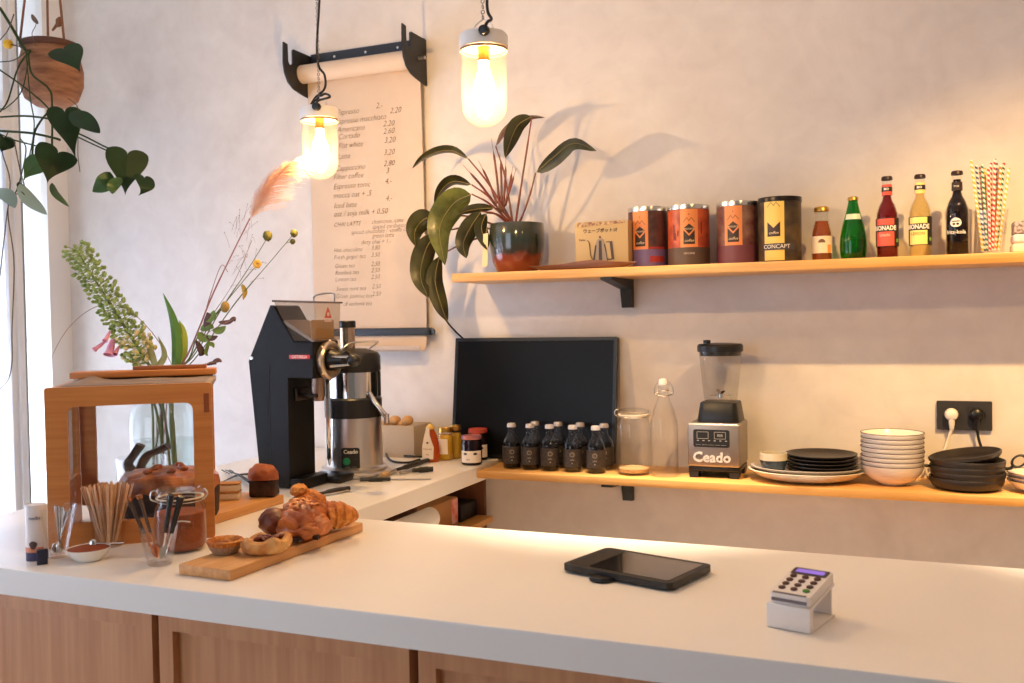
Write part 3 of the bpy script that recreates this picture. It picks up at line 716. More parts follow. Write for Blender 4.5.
# stack at the right end of the shelf
P = onY(1014, 250, -.2); x0 = P.x
def small_pack(z0, z1, m, label, name, cat, xx, bev):
    o = O(name, (lambda b: (box(b, 0, .11, -.04, .04, 0, z1-z0, bev, 4), b)[1])(BM()), m, loc=(xx, -.16, z0)); return tag(o, label, cat)
zz = [US+.0003, onY(1015, 243.3, -.2).z, onY(1015, 233.7, -.2).z, onY(1015, 221, -.2).z]
small_pack(zz[0], zz[1], mat('cream_soap', (236, 224, 196), .6), 'cream rounded block, lowest of the small stack at the right end of the upper shelf', 'sugar_pack', 'pack', x0-.004, .008)
small_pack(zz[1]+.0003, zz[2], mat('pinkish_white_pack', (232, 214, 218), .6), 'pinkish white rounded block in the middle of the small stack', 'sugar_pack', 'pack', x0-.002, .008)
small_pack(zz[2]+.0003, zz[3], mat('grey_pattern_pack', (206, 190, 190), .6, rgb2=(84, 70, 72), vscale=120), 'grey patterned box on top of the small stack at the shelf right end', 'tea_box', 'box', x0+.001, .002)

# kettle box
P = onY(602, 262, -.225); xl, xr = onY(575, 262, -.225).x, onY(629, 262, -.225).x; hB = onY(602, 221, -.225).z-US; wB = xr-xl-.004
t = thing('kettle_box', 'flat cardboard box printed with a silver drip kettle', 'box', ((xl+xr)/2, -.225, US))
bm = BM(); box(bm, -wB/2, wB/2, 0, .07, .0005, hB, .0015); O('carton', bm, mat('tan_carton', (192, 164, 118), .6), t)
fr = lambda poly, m, nm, par, y=-.0012, lab=None: (lambda b: (prism(b, poly, y, 0 if y > -.0013 else y+.0006), O(nm, b, m, par, lab, smooth=0))[1])(BM())
M_kb = mat('printed_steel_grey', (150, 136, 122), .5); M_kd = mat('printed_dark', (62, 44, 40), .5)
u = wB/660.; Z = lambda y: hB-(y-135)/480.*hB   # printed picture in its own coordinates
X = lambda x: (x-365)*u
fr([(X(x), Z(y)) for x, y in ((64, 190), (664, 165), (664, 140), (64, 140))], mat('plaid_print', (110, 62, 52), .6, rgb2=(206, 176, 130), vscale=90), 'plaid_border', t)
ket = [(250, 575), (268, 470), (290, 370), (310, 325), (335, 308), (365, 308), (392, 325), (410, 370), (428, 470), (445, 560), (440, 575)]
k = fr([(X(x), Z(y)) for x, y in ket], M_kb, 'kettle_picture', t)
fr([(X(x), Z(y)) for x, y in ((335, 330), (368, 330), (375, 570), (330, 570))], M_kd, 'kettle_shade', k, -.0019)
bm = BM()
for poly in ([(340, 285), (360, 285), (362, 306), (338, 306)], [(468, 342), (502, 342), (524, 525), (492, 525)], [(425, 342), (468, 342), (468, 352), (425, 352)], [(440, 515), (495, 515), (495, 528), (440, 528)], [(275, 575), (290, 470), (306, 380), (290, 372), (268, 470), (250, 575)], [(440, 575), (424, 470), (400, 370), (412, 370), (432, 470), (452, 575)]):
    prism(bm, [(X(x), Z(y)) for x, y in poly], -.0025, -.0019)
tube(bm, [(X(x), -.0022, Z(y)) for x, y in ((192, 325), (212, 345), (222, 400), (228, 470), (245, 505), (265, 520))], .0028, 6, 16, flat=.3)
O('kettle_lines', bm, M_kd, k, smooth=0)
bm = BM()
prism(bm, [(X(540), Z(590)), (X(625), Z(590)), (X(615), Z(560)), (X(570), Z(548)), (X(548), Z(565))], -.0012, 0); O('corner_print', bm, M_kb, t, smooth=0)
text('ウェーブポット1ℓ', .0155, M_txtk, t, loc=(X(350), -.0006, Z(232)), sx=.95, off=.0003)
text('Kalita', .0095, M_txtk, t, loc=(X(125), -.0006, Z(318)), sx=1)

# shallow brown wooden dish lying along the shelf edge
P = onY(582, 268, -.25); L2 = (onY(634, 268, -.23).x-onY(527, 270, -.23).x)/2
bm = BM(); n = 40; rows = []
hz = onY(592, 261.5, -.235).z-US
for j, (f, hgt) in enumerate(((0, .0005), (.55, .0005), (.8, .004), (1., 1.), (.985, 1.1), (.78, .45), (.5, .3), (0, .25))):
    row = []
    for i in range(n):
        a = 2*pi*i/n; ex = cos(a); wob = .62+.38*math.exp(-((ex-.22)/.42)**2)
        if f == 0:
            row.append(None); continue
        row.append(bm.verts.new((L2*f*ex*(1+.03*sin(3*a)), .024*f*sin(a)*(1-.25*ex*ex), (hgt if hgt < .01 else hgt*hz*wob))))
    rows.append(row)
c0 = bm.verts.new((0, 0, .0005)); c1 = bm.verts.new((0, 0, .3*hz*.8))
for a, b in zip(rows[1:-1], rows[2:-1]):
    for i in range(n): bm.faces.new((a[i], a[(i+1) % n], b[(i+1) % n], b[i]))
for i in range(n):
    bm.faces.new((c0, rows[1][(i+1) % n], rows[1][i])); bm.faces.new((c1, rows[-2][i], rows[-2][(i+1) % n]))
o = O('wooden_dish', bm, wood('walnut_wood', (132, 82, 50), (92, 52, 32), 5., 'X', .4), loc=(P.x, -.254, US))
tag(o, 'long shallow brown wooden dish lying in front of the kettle box', 'dish')

# ================================================================== LOWER SHELF
def lowp(x, ytop, Y): 
    p = onY(x, 460, Y); return Vector((p.x, Y, LS)), onY(x, ytop, Y).z-LS
# black screen leaning on the wall
Yt, Yb = -.028, -.085
TL, TR, BL = onY(456, 338, Yt), onY(617.5, 337, Yt), onY(452, 460, Yb)
zbm = CT+.001; zt_ = (TL.z+TR.z)/2; wM = TR.x-TL.x; hM = math.hypot(zt_-zbm, Yt-Yb); til = math.atan2(Yt-Yb, zt_-zbm)
t = thing('monitor', 'large flat black screen leaning against the wall behind the small bottles', 'screen', ((TL.x+TR.x)/2, Yb, zbm), rot=(-til, 0, 0))
bm = BM(); box(bm, -wM/2, wM/2, 0, .022, 0, hM, .003); O('casing', bm, M_blackpl, t)
bm = BM(); box(bm, -wM/2+.012, wM/2-.012, -.0008, .001, .014, hM-.012); O('screen_panel', bm, mat('dark_screen', (13, 13, 15), .3, spec=.15), t)
bm = BM(); frame_panel(bm, -wM/2, wM/2, 0, hM, -wM/2+.012, wM/2-.012, .014, hM-.012, .003, .002, -.0035, .0005); O('bezel', bm, M_blackpl, t)
pts = [onY(434, 296, -.06), onY(440, 310, -.05), onY(448, 323, -.03), onY(456, 332, -.02), onY(465, 342, -.012), onY(468, 360, -.010)]
bm = BM(); tube(bm, pts, .0035, 8, 24); shift(bm, t)
Mi = (Matrix.Translation(t.location) @ t.rotation_euler.to_matrix().to_4x4()).inverted()
O('cable', bm, M_cable, t)

# ten little dark syrup bottles
M_syr = glass('dark_syrup', (60, 26, 14), .03, body=(16, 9, 7), bodyfac=.85)
M_lab = mat('black_bottle_label', (30, 27, 26), .55, rgb2=(66, 58, 52), vscale=160)
ln = ['leftmost', 'second from left', 'middle one', 'fourth from left', 'rightmost']
front = [(512, 423, -.185), (530.5, 424, -.19), (550, 424.5, -.195), (573, 425, -.195), (596, 425.5, -.2)]
back = [(535.5, 421.5, -.118), (558.5, 421.5, -.118), (580.5, 422, -.118), (604.5, 422.5, -.125)]
proto = None
for row, lst in (('front', front), ('back', back)):
    for i, (x, yt, Y) in enumerate(lst):
        P, h = lowp(x, yt, Y)
        lb = f'small dark glass bottle with silver cap, {ln[i]} of the front row' if row == 'front' else f'small dark glass bottle with silver cap, {["leftmost", "second from left", "third from left", "rightmost"][i]} of the back row'
        if proto is None:
            r = wid(503, 521.5, P)/2; hh = h
            pr = [(0, 0), (r*.9, 0), (r, .005), (r, h*.52), (r*.93, h*.6), (r*.7, h*.69), (r*.47, h*.75), (r*.42, h*.8), (r*.42, h*.89), (r*.46, h*.9), (r*.46, h*.92)]
            t = bottle('miniature_bottle', lb, 'bottle', P, pr, M_glassb, h*.56, M_syr, face(P), 'small dark bottles in two rows on the lower shelf')
            cap(t, r*.47, h*.915, h*.085, mat('silver_cap', (206, 200, 197), .36, .3))
            bm = BM(); wrap(bm, r+.0004, h*.12, h*.5, -1.5, 1.5, 30); l_ = O('label', bm, M_lab, t)
            bm = BM(); n = 20; R0, R1 = .0078, .0062
            Q = [(bm.verts.new(((r+.001)*sin(R0*cos(2*pi*k/n)/r), -(r+.001)*cos(R0*cos(2*pi*k/n)/r), h*.385+R0*sin(2*pi*k/n))), bm.verts.new(((r+.001)*sin(R1*cos(2*pi*k/n)/r), -(r+.001)*cos(R1*cos(2*pi*k/n)/r), h*.385+R1*sin(2*pi*k/n)))) for k in range(n)]
            for k in range(n): bm.faces.new((Q[k][0], Q[(k+1) % n][0], Q[(k+1) % n][1], Q[k][1]))
            O('ring_mark', bm, mat('label_line_print', (176, 164, 150), .6), l_, smooth=0)
            text('I', .009, MATS['label_line_print'], l_, bend=r+.0012, loc=(0, 0, h*.385)); text('GIN', .0075, MATS['label_line_print'], l_, bend=r+.0012, loc=(0, 0, h*.27)); text('o', .007, MATS['label_line_print'], l_, bend=r+.0012, loc=(0, 0, h*.205), off=.0006)
            proto = t
        else: dup(proto, P, face(P)+random.uniform(-.15, .15), lb)
# clip-top jar
P, h = lowp(634, 407.5, -.185); r = wid(617.5, 650.5, P)/2
t = thing('clip_top_jar', 'empty clip-top glass jar on the lower shelf beside the dark bottles', 'jar', P, face(P))
bm = BM(); lathe(bm, [(0, .004), (r*.8, .003), (r*.88, 0), (r*.97, .006), (r, .02), (r, h*.72), (r*.97, h*.78), (r*.86, h*.84), (r*.84, h*.88)], 40); O('glass_body', bm, M_glassb, t)
bm = BM(); lathe(bm, [(r*.84, h*.885), (r*.93, h*.885), (r*.93, h*.905), (r*.84, h*.905)], 40, closed=True); O('rubber_ring', bm, mat('cream_rubber', (226, 212, 188), .6), t)
bm = BM(); lathe(bm, [(r*.9, h*.908), (r*.94, h*.93), (r*.9, h*.96), (r*.6, h*.985), (0, h*.99)], 40); O('lid', bm, M_glassb, t)
bm = BM(); ring_tube(bm, (0, 0, h*.865), r*.9, .0016, seg=36, rs=6); tube(bm, [(-r*.92, 0, h*.865), (-r*1.12, 0, h*.9), (-r*1.08, 0, h*.96), (-r*.9, 0, h*.975)], .0018, 6, 12); tube(bm, [(r*.92, 0, h*.865), (r*1.02, 0, h*.92), (r*.9, 0, h*.97)], .0018, 6, 10); O('wire_clip', bm, M_steel, t)
bm = BM(); lathe(bm, [(0, .0045), (r*.9, .0085), (r*.93, .02), (r*.6, .024), (0, .026)], 30); O('sugar', bm, mat('brown_sugar', (196, 160, 112), .9, bump=.2, bscale=300), t, 'thin brown layer at the bottom of the jar')
# swing-top bottle
P, h = lowp(664.5, 381, -.195); r = wid(650.5, 678, P)/2
t = thing('swing_top_bottle', 'tall clear swing-top glass bottle beside the blender', 'bottle', P, face(P))
bm = BM(); lathe(bm, [(0, .005), (r*.8, .003), (r*.86, 0), (r, .008), (r, h*.5), (r*.97, h*.57), (r*.74, h*.7), (r*.42, h*.82), (r*.33, h*.9), (r*.34, h*.93), (r*.4, h*.935), (r*.4, h*.955), (r*.3, h*.955)], 40); O('glass_body', bm, M_glassb, t)
bm = BM(); lathe(bm, [(0, h*.955), (r*.36, h*.957), (r*.38, h*.98), (r*.3, h*1.02), (0, h*1.035)], 24); O('stopper', bm, mat('clear_porcelain', (226, 214, 200), .3), t)
bm = BM(); 
for s in (-1, 1): tube(bm, [(s*r*.34, 0, h*.9), (s*r*.62, -.004, h*.86), (s*r*.66, -.006, h*.92), (s*r*.42, 0, h*.985), (s*r*.1, 0, h*1.0)], .0016, 6, 18)
ring_tube(bm, (0, 0, h*.9), r*.36, .0016, seg=24, rs=6); tube(bm, [(-r*.62, -.005, h*.86), (0, -r*.55, h*.845), (r*.62, -.005, h*.86)], .0016, 6, 14); O('wire_bail', bm, M_steel, t)

# blender
Yf = -.205
x0, x1 = onY(687.5, 460, Yf).x, onY(740, 460, Yf).x
wB = x1-x0; cxB = (x0+x1)/2; zbT = onY(712, 423.5, Yf).z-LS; zbB = onY(712, 467.5, Yf).z-LS; dB = .165
t = thing('blender', 'steel and black countertop blender with clear jug on the lower shelf', 'blender', (cxB, Yf, LS))
bm = BM(); box(bm, -wB/2, wB/2, 0, dB, zbB, zbT, .008, 3); O('motor_base', bm, mat('satin_steel', (160, 150, 142), .42, .85, bump=.02, bscale=200), t)
bm = BM(); box(bm, -wB/2+.002, wB/2-.002, .004, dB-.004, zbB-.014, zbB-.0005, .003); O('foot_plate', bm, M_blackpl, t)
for sx_ in (-1, 1):
    for yy in (.004, dB-.044):
        bm = BM(); prism(bm, [(sx_*(wB/2-.002), zbB-.0145), (sx_*(wB/2-.036), zbB-.0145), (sx_*(wB/2-.032), .0003), (sx_*(wB/2-.006), .0003)], yy, yy+.04); O('foot', bm, M_blackpl, t)
hb_ = zbT-zbB
bm = BM(); prism(bm, rrect(-wB*.38, wB*.31, zbB+hb_*.46, zbB+hb_*.86, .007), -.002, .0); pn = O('control_panel', bm, M_black, t, 'black control panel')
bm = BM()
for k in range(6): box(bm, -wB*.31+k*wB*.107, -.295*wB+k*wB*.107+.004, -.0028, -.002, zbB+hb_*.60, zbB+hb_*.62)
for a_, b_ in ((-wB*.31, -wB*.09), (wB*.02, wB*.24)):
    z0_, z1_ = zbB+hb_*.65, zbB+hb_*.81
    for q in ((a_, b_, z0_, z0_+.0012), (a_, b_, z1_-.0012, z1_), (a_, a_+.0012, z0_, z1_), (b_-.0012, b_, z0_, z1_)): box(bm, q[0], q[1], -.0028, -.002, q[2], q[3])
for k in range(5): box(bm, -wB*.33+k*wB*.12, -.33*wB+k*wB*.12+wB*.1, -.0028, -.002, zbB+hb_*.51, zbB+hb_*.515)
O('panel_print', bm, mat('grey_print', (170, 165, 158), .5), pn, 'grey display outlines and dots', smooth=0)
text('888', .012, MATS['grey_print'], pn, loc=(wB*.13, -.002, zbB+hb_*.73))
text('Ceado', .043, mat('raised_steel', (226, 222, 218), .3, .3), t, loc=(-wB*.03, .0005, zbB+hb_*.22), ext=.0025, off=.0012, sx=1.05)
cyB = .085; z0c = zbT+.0005; z1c = onY(712, 402.5, Yf+.03).z-LS; jx = onY(720.5, 380, Yf+cyB).x-cxB
rj = wid(699, 742, Vector((cxB+jx, Yf+cyB, 1.2)))/2
bm = BM()
def sqring(bm, lst, o):
    rows = []
    for hw_, z in lst: rows.append([bm.verts.new((o[0]+x_, o[1]+y_, z)) for x_, y_ in rrect(-hw_, hw_, -hw_, hw_, hw_*.3, 4)])
    n = len(rows[0])
    for a, b in zip(rows, rows[1:]):
        for k in range(n): bm.faces.new((a[k], a[(k+1) % n], b[(k+1) % n], b[k]))
    return rows
R_ = sqring(bm, [(rj*.95, z0c), (rj*.96, z0c+.004), (rj*.84, z1c-.003), (rj*.8, z1c)], (jx, cyB)); bm.faces.new(R_[0]); bm.faces.new(R_[-1]); O('jug_collar', bm, M_blackpl, t)
z2c = onY(720, 352.5, Yf+cyB-.06).z-LS; z3c = onY(720, 343.5, Yf+cyB).z-LS
bm = BM(); lathe(bm, [(0, z1c+.0005), (rj*.7, z1c+.0005), (rj*.76, z1c+.01), (rj*.98, z2c)], 40, M=Matrix.Translation((jx, cyB, 0))); O('jug', bm, glass('clear_plastic', (240, 238, 234), .05, body=(230, 224, 214), bodyfac=.015, edge=.6), t)
bm = BM(); lathe(bm, [(0, z2c-.012), (rj*.93, z2c-.012), (rj*.95, z2c+.0005), (rj*1.04, z2c+.001), (rj*1.05, z3c-.008), (rj*.98, z3c-.001), (rj*.5, z3c+.002), (0, z3c+.003)], 40, M=Matrix.Translation((jx, cyB, 0)))
lathe(bm, [(0, z3c), (.012, z3c), (.012, z3c+.012), (0, z3c+.013)], 14, M=Matrix.Translation((jx-rj*.55, cyB-rj*.3, 0))); O('lid', bm, M_blackpl, t)
bm = BM()
for a in range(4):
    Mx = Matrix.Translation((jx, cyB, z1c+.022)) @ Matrix.Rotation(a*pi/2+.5, 4, 'Z') @ Matrix.Rotation(-.45 if a % 2 else .1, 4, 'Y')
    box(bm, .004, .034, -.006, .006, -.0009, .0009, .0004, 1, Mx)
lathe(bm, [(0, z1c+.011), (.01, z1c+.011), (.008, z1c+.024), (0, z1c+.027)], 14, M=Matrix.Translation((jx, cyB, 0))); O('blades', bm, M_chrome, t)

# platters, plates, cup, bowls, pans
P = onY(806, 470, -.155); rx = wid(749.5, 862, P)/2
M_pl1 = mat('off_white_stoneware', (226, 216, 200), .4, var=.05, vscale=20); M_pl2 = mat('grey_stoneware', (166, 158, 152), .4, var=.08, vscale=30)
def dish(name, label, cat, P, prof, m, sy=1., seg=48, group=None, rz=0., rot=None):
    bm = BM(); lathe(bm, prof, seg, sy=sy); o = O(name, bm, m, loc=P); 
    o.rotation_euler = rot if rot else (0, 0, rz)
    return tag(o, label, cat, group)
def wavy(o, amp):
    for v in o.data.vertices:
        a = math.atan2(v.co.y, v.co.x); k = 1+amp*sin(2*a+.7)+amp*.6*sin(5*a); v.co.x *= k; v.co.y *= k
Pp = Vector((P.x, -.15, LS))
o = dish('platter', 'large off-white oval platter lying directly on the lower shelf', 'platter', Pp, [(0, .0005), (rx*.5, .0005), (rx*.8, .012), (rx*.985, .032), (rx, .035), (rx*.975, .036), (rx*.78, .018), (rx*.5, .006), (0, .006)], M_pl1, sy=.80); wavy(o, .012)
rq = rx*.955
o = dish('platter', 'grey oval platter on top of the off-white one, under the black plates', 'platter', Pp+Vector((0, 0, .0185)), [(0, .0), (rq*.55, 0), (rq*.8, .010), (rq*.99, .024), (rq, .027), (rq*.975, .028), (rq*.78, .015), (rq*.5, .006), (0, .006)], M_pl2, sy=.80); wavy(o, .012)
zpl = LS+.0185+.0065
Pk = onY(821.5, 458, -.145); rp = wid(787, 856, Pk)/2; ztop = onY(821.5, 452, -.145).z
M_blkpl = mat('black_stoneware', (34, 28, 28), .35)
step = (ztop-zpl-.019)/4
pos5 = ['lowest', 'second from bottom', 'middle', 'second from top', 'topmost']
for i in range(5):
    dish('black_plate', f'small black plate, {pos5[i]} of the stack on the grey platter', 'plate', (Pk.x+random.uniform(-.002, .002), -.145, zpl+i*step), [(0, 0), (rp*.72, 0), (rp*.9, .006), (rp, .0145), (rp*.995, .0165), (rp*.96, .0165), (rp*.86, .0085), (rp*.7, .0045), (0, .0045)], M_blkpl, group='black plates stacked on the platter', rz=i)
Pc = onY(773.5, 460, -.2); rc = wid(760, 787, Pc)/2; ztc = onY(773.5, 452.5, -.2).z
t = thing('dipping_cup', 'small blue and cream dipping cup on the grey platter beside the black plates', 'cup', (Pc.x, -.2, zpl+.001))
hc_ = ztc-zpl-.001
bm = BM(); lathe(bm, [(0, 0), (rc*.55, 0), (rc*.8, hc_*.2), (rc*.96, hc_*.5), (rc, hc_*.66)], 32); lathe(bm, [(rc, hc_*.66), (rc*.93, hc_*.66), (rc*.7, hc_*.25), (0, hc_*.15)], 32); O('outer_glaze', bm, mat('blue_glaze', (58, 74, 88), .25, var=.3, vscale=40, coat=.4), t)
bm = BM(); lathe(bm, [(rc*1.0, hc_*.662), (rc*.985, hc_), (rc*.93, hc_), (rc*.935, hc_*.662)], 32, closed=True); O('rim', bm, mat('cream_glaze', (206, 194, 170), .3), t)
Pb = onY(892.5, 460, -.15); rb_ = wid(862.5, 922.5, Pb)/2; ztb = onY(892.5, 432, -.15).z
M_bowl = mat('white_bowl', (240, 232, 224), .28, coat=.2); M_rimd = mat('dark_rim', (96, 74, 66), .4)
hb1 = .062; st = (ztb-LS-hb1)/7
num = ['lowest', 'second from bottom', 'third from bottom', 'fourth from bottom', 'fifth from bottom', 'sixth from bottom', 'second from top', 'topmost']
bowl0 = None
for i in range(8):
    lb = f'white bowl with thin dark rim, {num[i]} of the stack of eight'
    z = LS+i*st+.0002
    if bowl0 is None:
        bowl0 = thing('bowl', lb, 'bowl', (Pb.x, -.15, z), 0, 'white bowls stacked on the lower shelf')
        pr = [(0, 0), (rb_*.38, 0), (rb_*.42, .003), (rb_*.7, .016), (rb_*.9, .036), (rb_*.985, .056), (rb_, hb1-.0015), (rb_*.965, hb1-.0015), (rb_*.86, .041), (rb_*.66, .0225), (rb_*.4, .0095), (0, .008)]
        bm = BM(); lathe(bm, pr, 56); O('body', bm, M_bowl, bowl0)
        bm = BM(); lathe(bm, [(rb_*1.002, hb1-.0018), (rb_*.998, hb1), (rb_*.967, hb1), (rb_*.966, hb1-.0014)], 56, closed=True); O('rim', bm, M_rimd, bowl0)
    else: dup(bowl0, (Pb.x+random.uniform(-.0015, .0015), -.15, z), i*.7, lb)
Pn = onY(967, 470, -.165); rn = wid(932.5, 1001.5, Pn)/2
M_pan = mat('matt_black_stoneware', (38, 31, 29), .42, var=.15, vscale=30)
zn = onY(967, 457, -.165).z; stp = (zn-LS-.036)/3.3
num5 = ['lowest', 'second from bottom', 'middle', 'second from top']
pprof = [(0, 0), (rn*.7, 0), (rn*.9, .008), (rn*.985, .022), (rn, .034), (rn*.99, .036), (rn*.955, .036), (rn*.92, .026), (rn*.84, .015), (rn*.68, .0085), (0, .0085)]
for i in range(4):
    z = LS+.0003+i*stp
    if i != 2:
        o = dish('black_dish', f'black stoneware dish, {num5[i]} of the stack below the outlet', 'dish', (Pn.x+(-.002, .002, 0, .0015)[i], -.165, z), pprof, M_pan, group='black dishes stacked below the outlet')
    else:
        t = thing('black_dish', 'black stoneware dish with ring handle, in the middle of the stack below the outlet', 'dish', (Pn.x, -.165, z), 0, 'black dishes stacked below the outlet')
        bm = BM(); lathe(bm, pprof, 48); O('body', bm, M_pan, t)
        bm = BM(); tube(bm, [(rn*.985, -.0, .028), (rn+.012, -.004, .030), (rn+.016, -.006, .036)], .0045, 8, 8); ring_tube(bm, (0, 0, 0), .020, .0042, 'Y', 24, 8, Matrix.Translation((rn+.033, -.006, .052)) @ Matrix.Rotation(-.7, 4, 'Y') @ Matrix.Scale(.72, 4, (0, 0, 1)))
        O('ring_handle', bm, M_black, t)
        bm = BM(); tube(bm, [(-rn*.985, -.01, .029), (-rn-.008, -.012, .030), (-rn-.012, -.012, .030)], [.004, .005, .0035], 8, 6); O('lug', bm, M_black, t)
rn2 = rn*.985
dish('black_dish', 'black stoneware dish lying tilted on top of the stack below the outlet', 'dish', (Pn.x-.003, -.165, LS+.0003+3*stp+.0275), [(0, 0), (rn2*.7, 0), (rn2*.9, .006), (rn2*.985, .016), (rn2, .024), (rn2*.955, .026), (rn2*.84, .0125), (rn2*.68, .0075), (0, .0075)], M_pan, group='black dishes stacked below the outlet', rot=(radians(1.5), radians(-9), 0))
Pw = onY(1041, 480, -.16); rw = wid(1010.5, 1041, Pw)
for i in range(3):
    z = LS+.0003+i*.011; k = 1-.0*i
    t = thing('white_dish', ['white dish with dark rim, lowest of the stack cut by the right edge', 'white dish with dark rim, middle of the stack cut by the right edge', 'white dish with dark rim, topmost of the stack cut by the right edge'][i], 'dish', (Pw.x, -.16, z), 0, 'white dishes at the right edge')
    bm = BM(); lathe(bm, [(0, 0), (rw*.5, 0), (rw*.8, .012), (rw, .032), (rw*.96, .032), (rw*.76, .0165), (rw*.48, .007), (0, .007)], 40); O('body', bm, M_bowl, t)
    bm = BM(); lathe(bm, [(rw*1.002, .0318), (rw*.998, .0334), (rw*.962, .0334), (rw*.961, .0322)], 40, closed=True); O('rim', bm, M_rimd, t)

# double socket with two plugs
A, B = onY(936.7, 400.7, -.01), onY(992.3, 430.8, -.01)
cx, cz = (A.x+B.x)/2, (A.z+B.z)/2; w2, h2 = (B.x-A.x)/2, (A.z-B.z)/2
t = thing('double_socket', 'anthracite double wall socket above the black dishes', 'socket', (cx, -.002, cz))
M_ant = mat('anthracite_plastic', (52, 50, 52), .4)
bm = BM(); prism(bm, rrect(-w2, w2, -h2, h2, .003), -.010, 0); O('cover_frame', bm, M_ant, t)
for k, s in enumerate((-1, 1)):
    xs = s*w2*.47; bm = BM(); lathe(bm, [(.021, .0), (.0245, .0), (.0245, .003), (.0225, .003), (.021, .001)], 28, closed=True, M=Matrix.Translation((xs, -.010, 0)) @ Matrix.Rotation(pi/2, 4, 'X')); O('socket_ring', bm, M_ant, t)
    bm = BM(); frame_panel(bm, xs-.027, xs+.027, -.027, .027, xs-.0255, xs+.0255, -.0255, .0255, .002, .002, -.0112, -.0100); O('insert_edge', bm, M_ant, t)
def plug(x, y, m, name, label, cpts):
    p = onY(x, y, -.02)
    t = thing('power_plug', label, 'plug', (p.x, -.0125, p.z))
    bm = BM(); lathe(bm, [(0, 0), (.0195, 0), (.0195, .012), (.016, .024), (.010, .028), (0, .029)], 24, M=Matrix.Rotation(pi/2, 4, 'X')); tube(bm, [(0, -.016, -.008), (0, -.016, -.03), (0, -.014, -.045)], [.010, .0085, .006], 12); O('plug_body', bm, m, t)
    pts = [Vector((0, -.0145, -.043))]+[Vector((onY(a, b, Y).x-p.x, Y+.0125, onY(a, b, Y).z-p.z)) for a, b, Y in cpts]
    bm = BM(); tube(bm, pts, .0042, 8, 24); O('cable', bm, m, t)
plug(951.5, 414.5, mat('white_plug_plastic', (240, 232, 222), .4), 'white', 'white power plug in the left socket with cable hanging behind the black dishes', [(948, 440, -.025), (943, 452, -.03), (930, 462, -.03), (926, 470, -.03), (930, 482, -.024)])
plug(976.5, 414.5, M_blackpl, 'black', 'black power plug in the right socket with black cable', [(979, 440, -.025), (983, 452, -.03), (990, 470, -.028), (996, 482, -.022)])
# ================================================================== RETURN COUNTER
# coffee grinder, side on, aligned with the walls
GY = -.84; GD = .135
g0 = onY(281, 486, GY); t = thing('coffee_grinder', 'tall angular black coffee grinder with clear hopper on the return counter', 'grinder', (g0.x, GY, CT))
def gp(x, y): p = onY(x, y, GY); return (p.x-g0.x, max(.0006, p.z-CT))
M_gr = mat('grinder_black_paint', (12, 12, 14), .45, spec=.25)
bm = BM(); prism(bm, [gp(*q) for q in ((261, 486), (248.4, 361), (270, 305), (273.5, 306), (293.5, 341.5), (313, 342), (313, 379), (288, 378), (290, 487))], 0, GD); gb = O('body', bm, M_gr, t, smooth=0)
bv = gb.modifiers.new('bevel', 'BEVEL'); bv.width = .0025; bv.segments = 2
xa, z_ = gp(290, 487); xb, _ = gp(303, 487)
bm = BM(); box(bm, xa+.0005, xb, 0, GD, .0006, .034, .004); O('foot', bm, M_gr, t)
bm = BM(); box(bm, gp(269.6, 400)[0]-.0012, gp(269.6, 400)[0]+.0012, -.0012, 0, gp(270, 470)[1], gp(270, 366)[1]); O('panel_seam', bm, M_black, t)
bm = BM(); lathe(bm, [(0, .004), (.0055, .003), (.0065, 0)], 16, M=Matrix.Translation((gp(252, 358)[0], 0, gp(252, 358)[1])) @ Matrix.Rotation(pi/2, 4, 'X')); O('screw', bm, M_chrome, t)
# label plate
a, b = gp(289.5, 359), gp(310, 354.8)
bm = BM(); box(bm, a[0], b[0], -.0016, 0, a[1], b[1], .0006); pl_ = O('name_plate', bm, mat('red_plate', (214, 60, 58), .4), t, 'red name plate')
text('CASTORELLA', .0125, mat('pale_pink_print', (246, 214, 208), .5), pl_, loc=((a[0]+b[0])/2, -.0016, (a[1]+b[1])/2), sx=.72, off=.0003)
# hopper
M_hop = glass('hopper_plastic', (236, 230, 222), .05, body=(210, 196, 180), bodyfac=.08, edge=.7)
hp = [gp(*q) for q in ((273.5, 302), (315.5, 303), (315, 341), (293.8, 341))]
bm = BM(); prism(bm, hp, .002, GD-.002); O('hopper', bm, M_hop, t, 'clear plastic hopper', smooth=0)
bm = BM(); prism(bm, [gp(281, 323), gp(283, 320), gp(313.5, 341), gp(312, 343)][::1], .006, GD-.006)
o = O('hopper_chute', bm, mat('hopper_steel', (150, 140, 134), .35, .8), t)
bm = BM(); box(bm, gp(309, 330)[0], gp(310, 330)[0], .008, GD-.008, gp(310, 340)[1], gp(310, 320)[1]); box(bm, gp(301, 330)[0], gp(309, 330)[0], .07, .074, gp(310, 340)[1], gp(310, 322)[1]); O('bean_divider', bm, mat('tan_plastic', (176, 140, 92), .5), t)
bm = BM(); prism(bm, [gp(272.5, 302), gp(317, 303.2), gp(317, 301.4), gp(272.5, 300)], -.003, GD+.003); O('hopper_lid', bm, glass('smoked_plastic', (190, 180, 176), .06, body=(120, 104, 100), bodyfac=.2), t, smooth=0)
hx = gp(300, 301)[0]; hz = gp(300, 301)[1]
bm = BM(); tube(bm, [(hx-.02, .1, hz), (hx-.014, .1, hz+.018), (hx+.05, .1, hz+.024), (hx+.055, .1, hz-.002)], .003, 6, 20); O('lid_handle', bm, M_steel, t)
fx = gp(315.3, 341)[0]
bm = BM(); zc = gp(315, 314)[1]
prism(bm, [(.05, zc-.012), (.088, zc-.012), (.069, zc+.022)], fx, fx+.0012, plane='YZ'); lg = O('warning_triangle', bm, mat('red_sticker', (222, 58, 48), .5), t, 'red triangle sticker', smooth=0)
bm = BM(); 
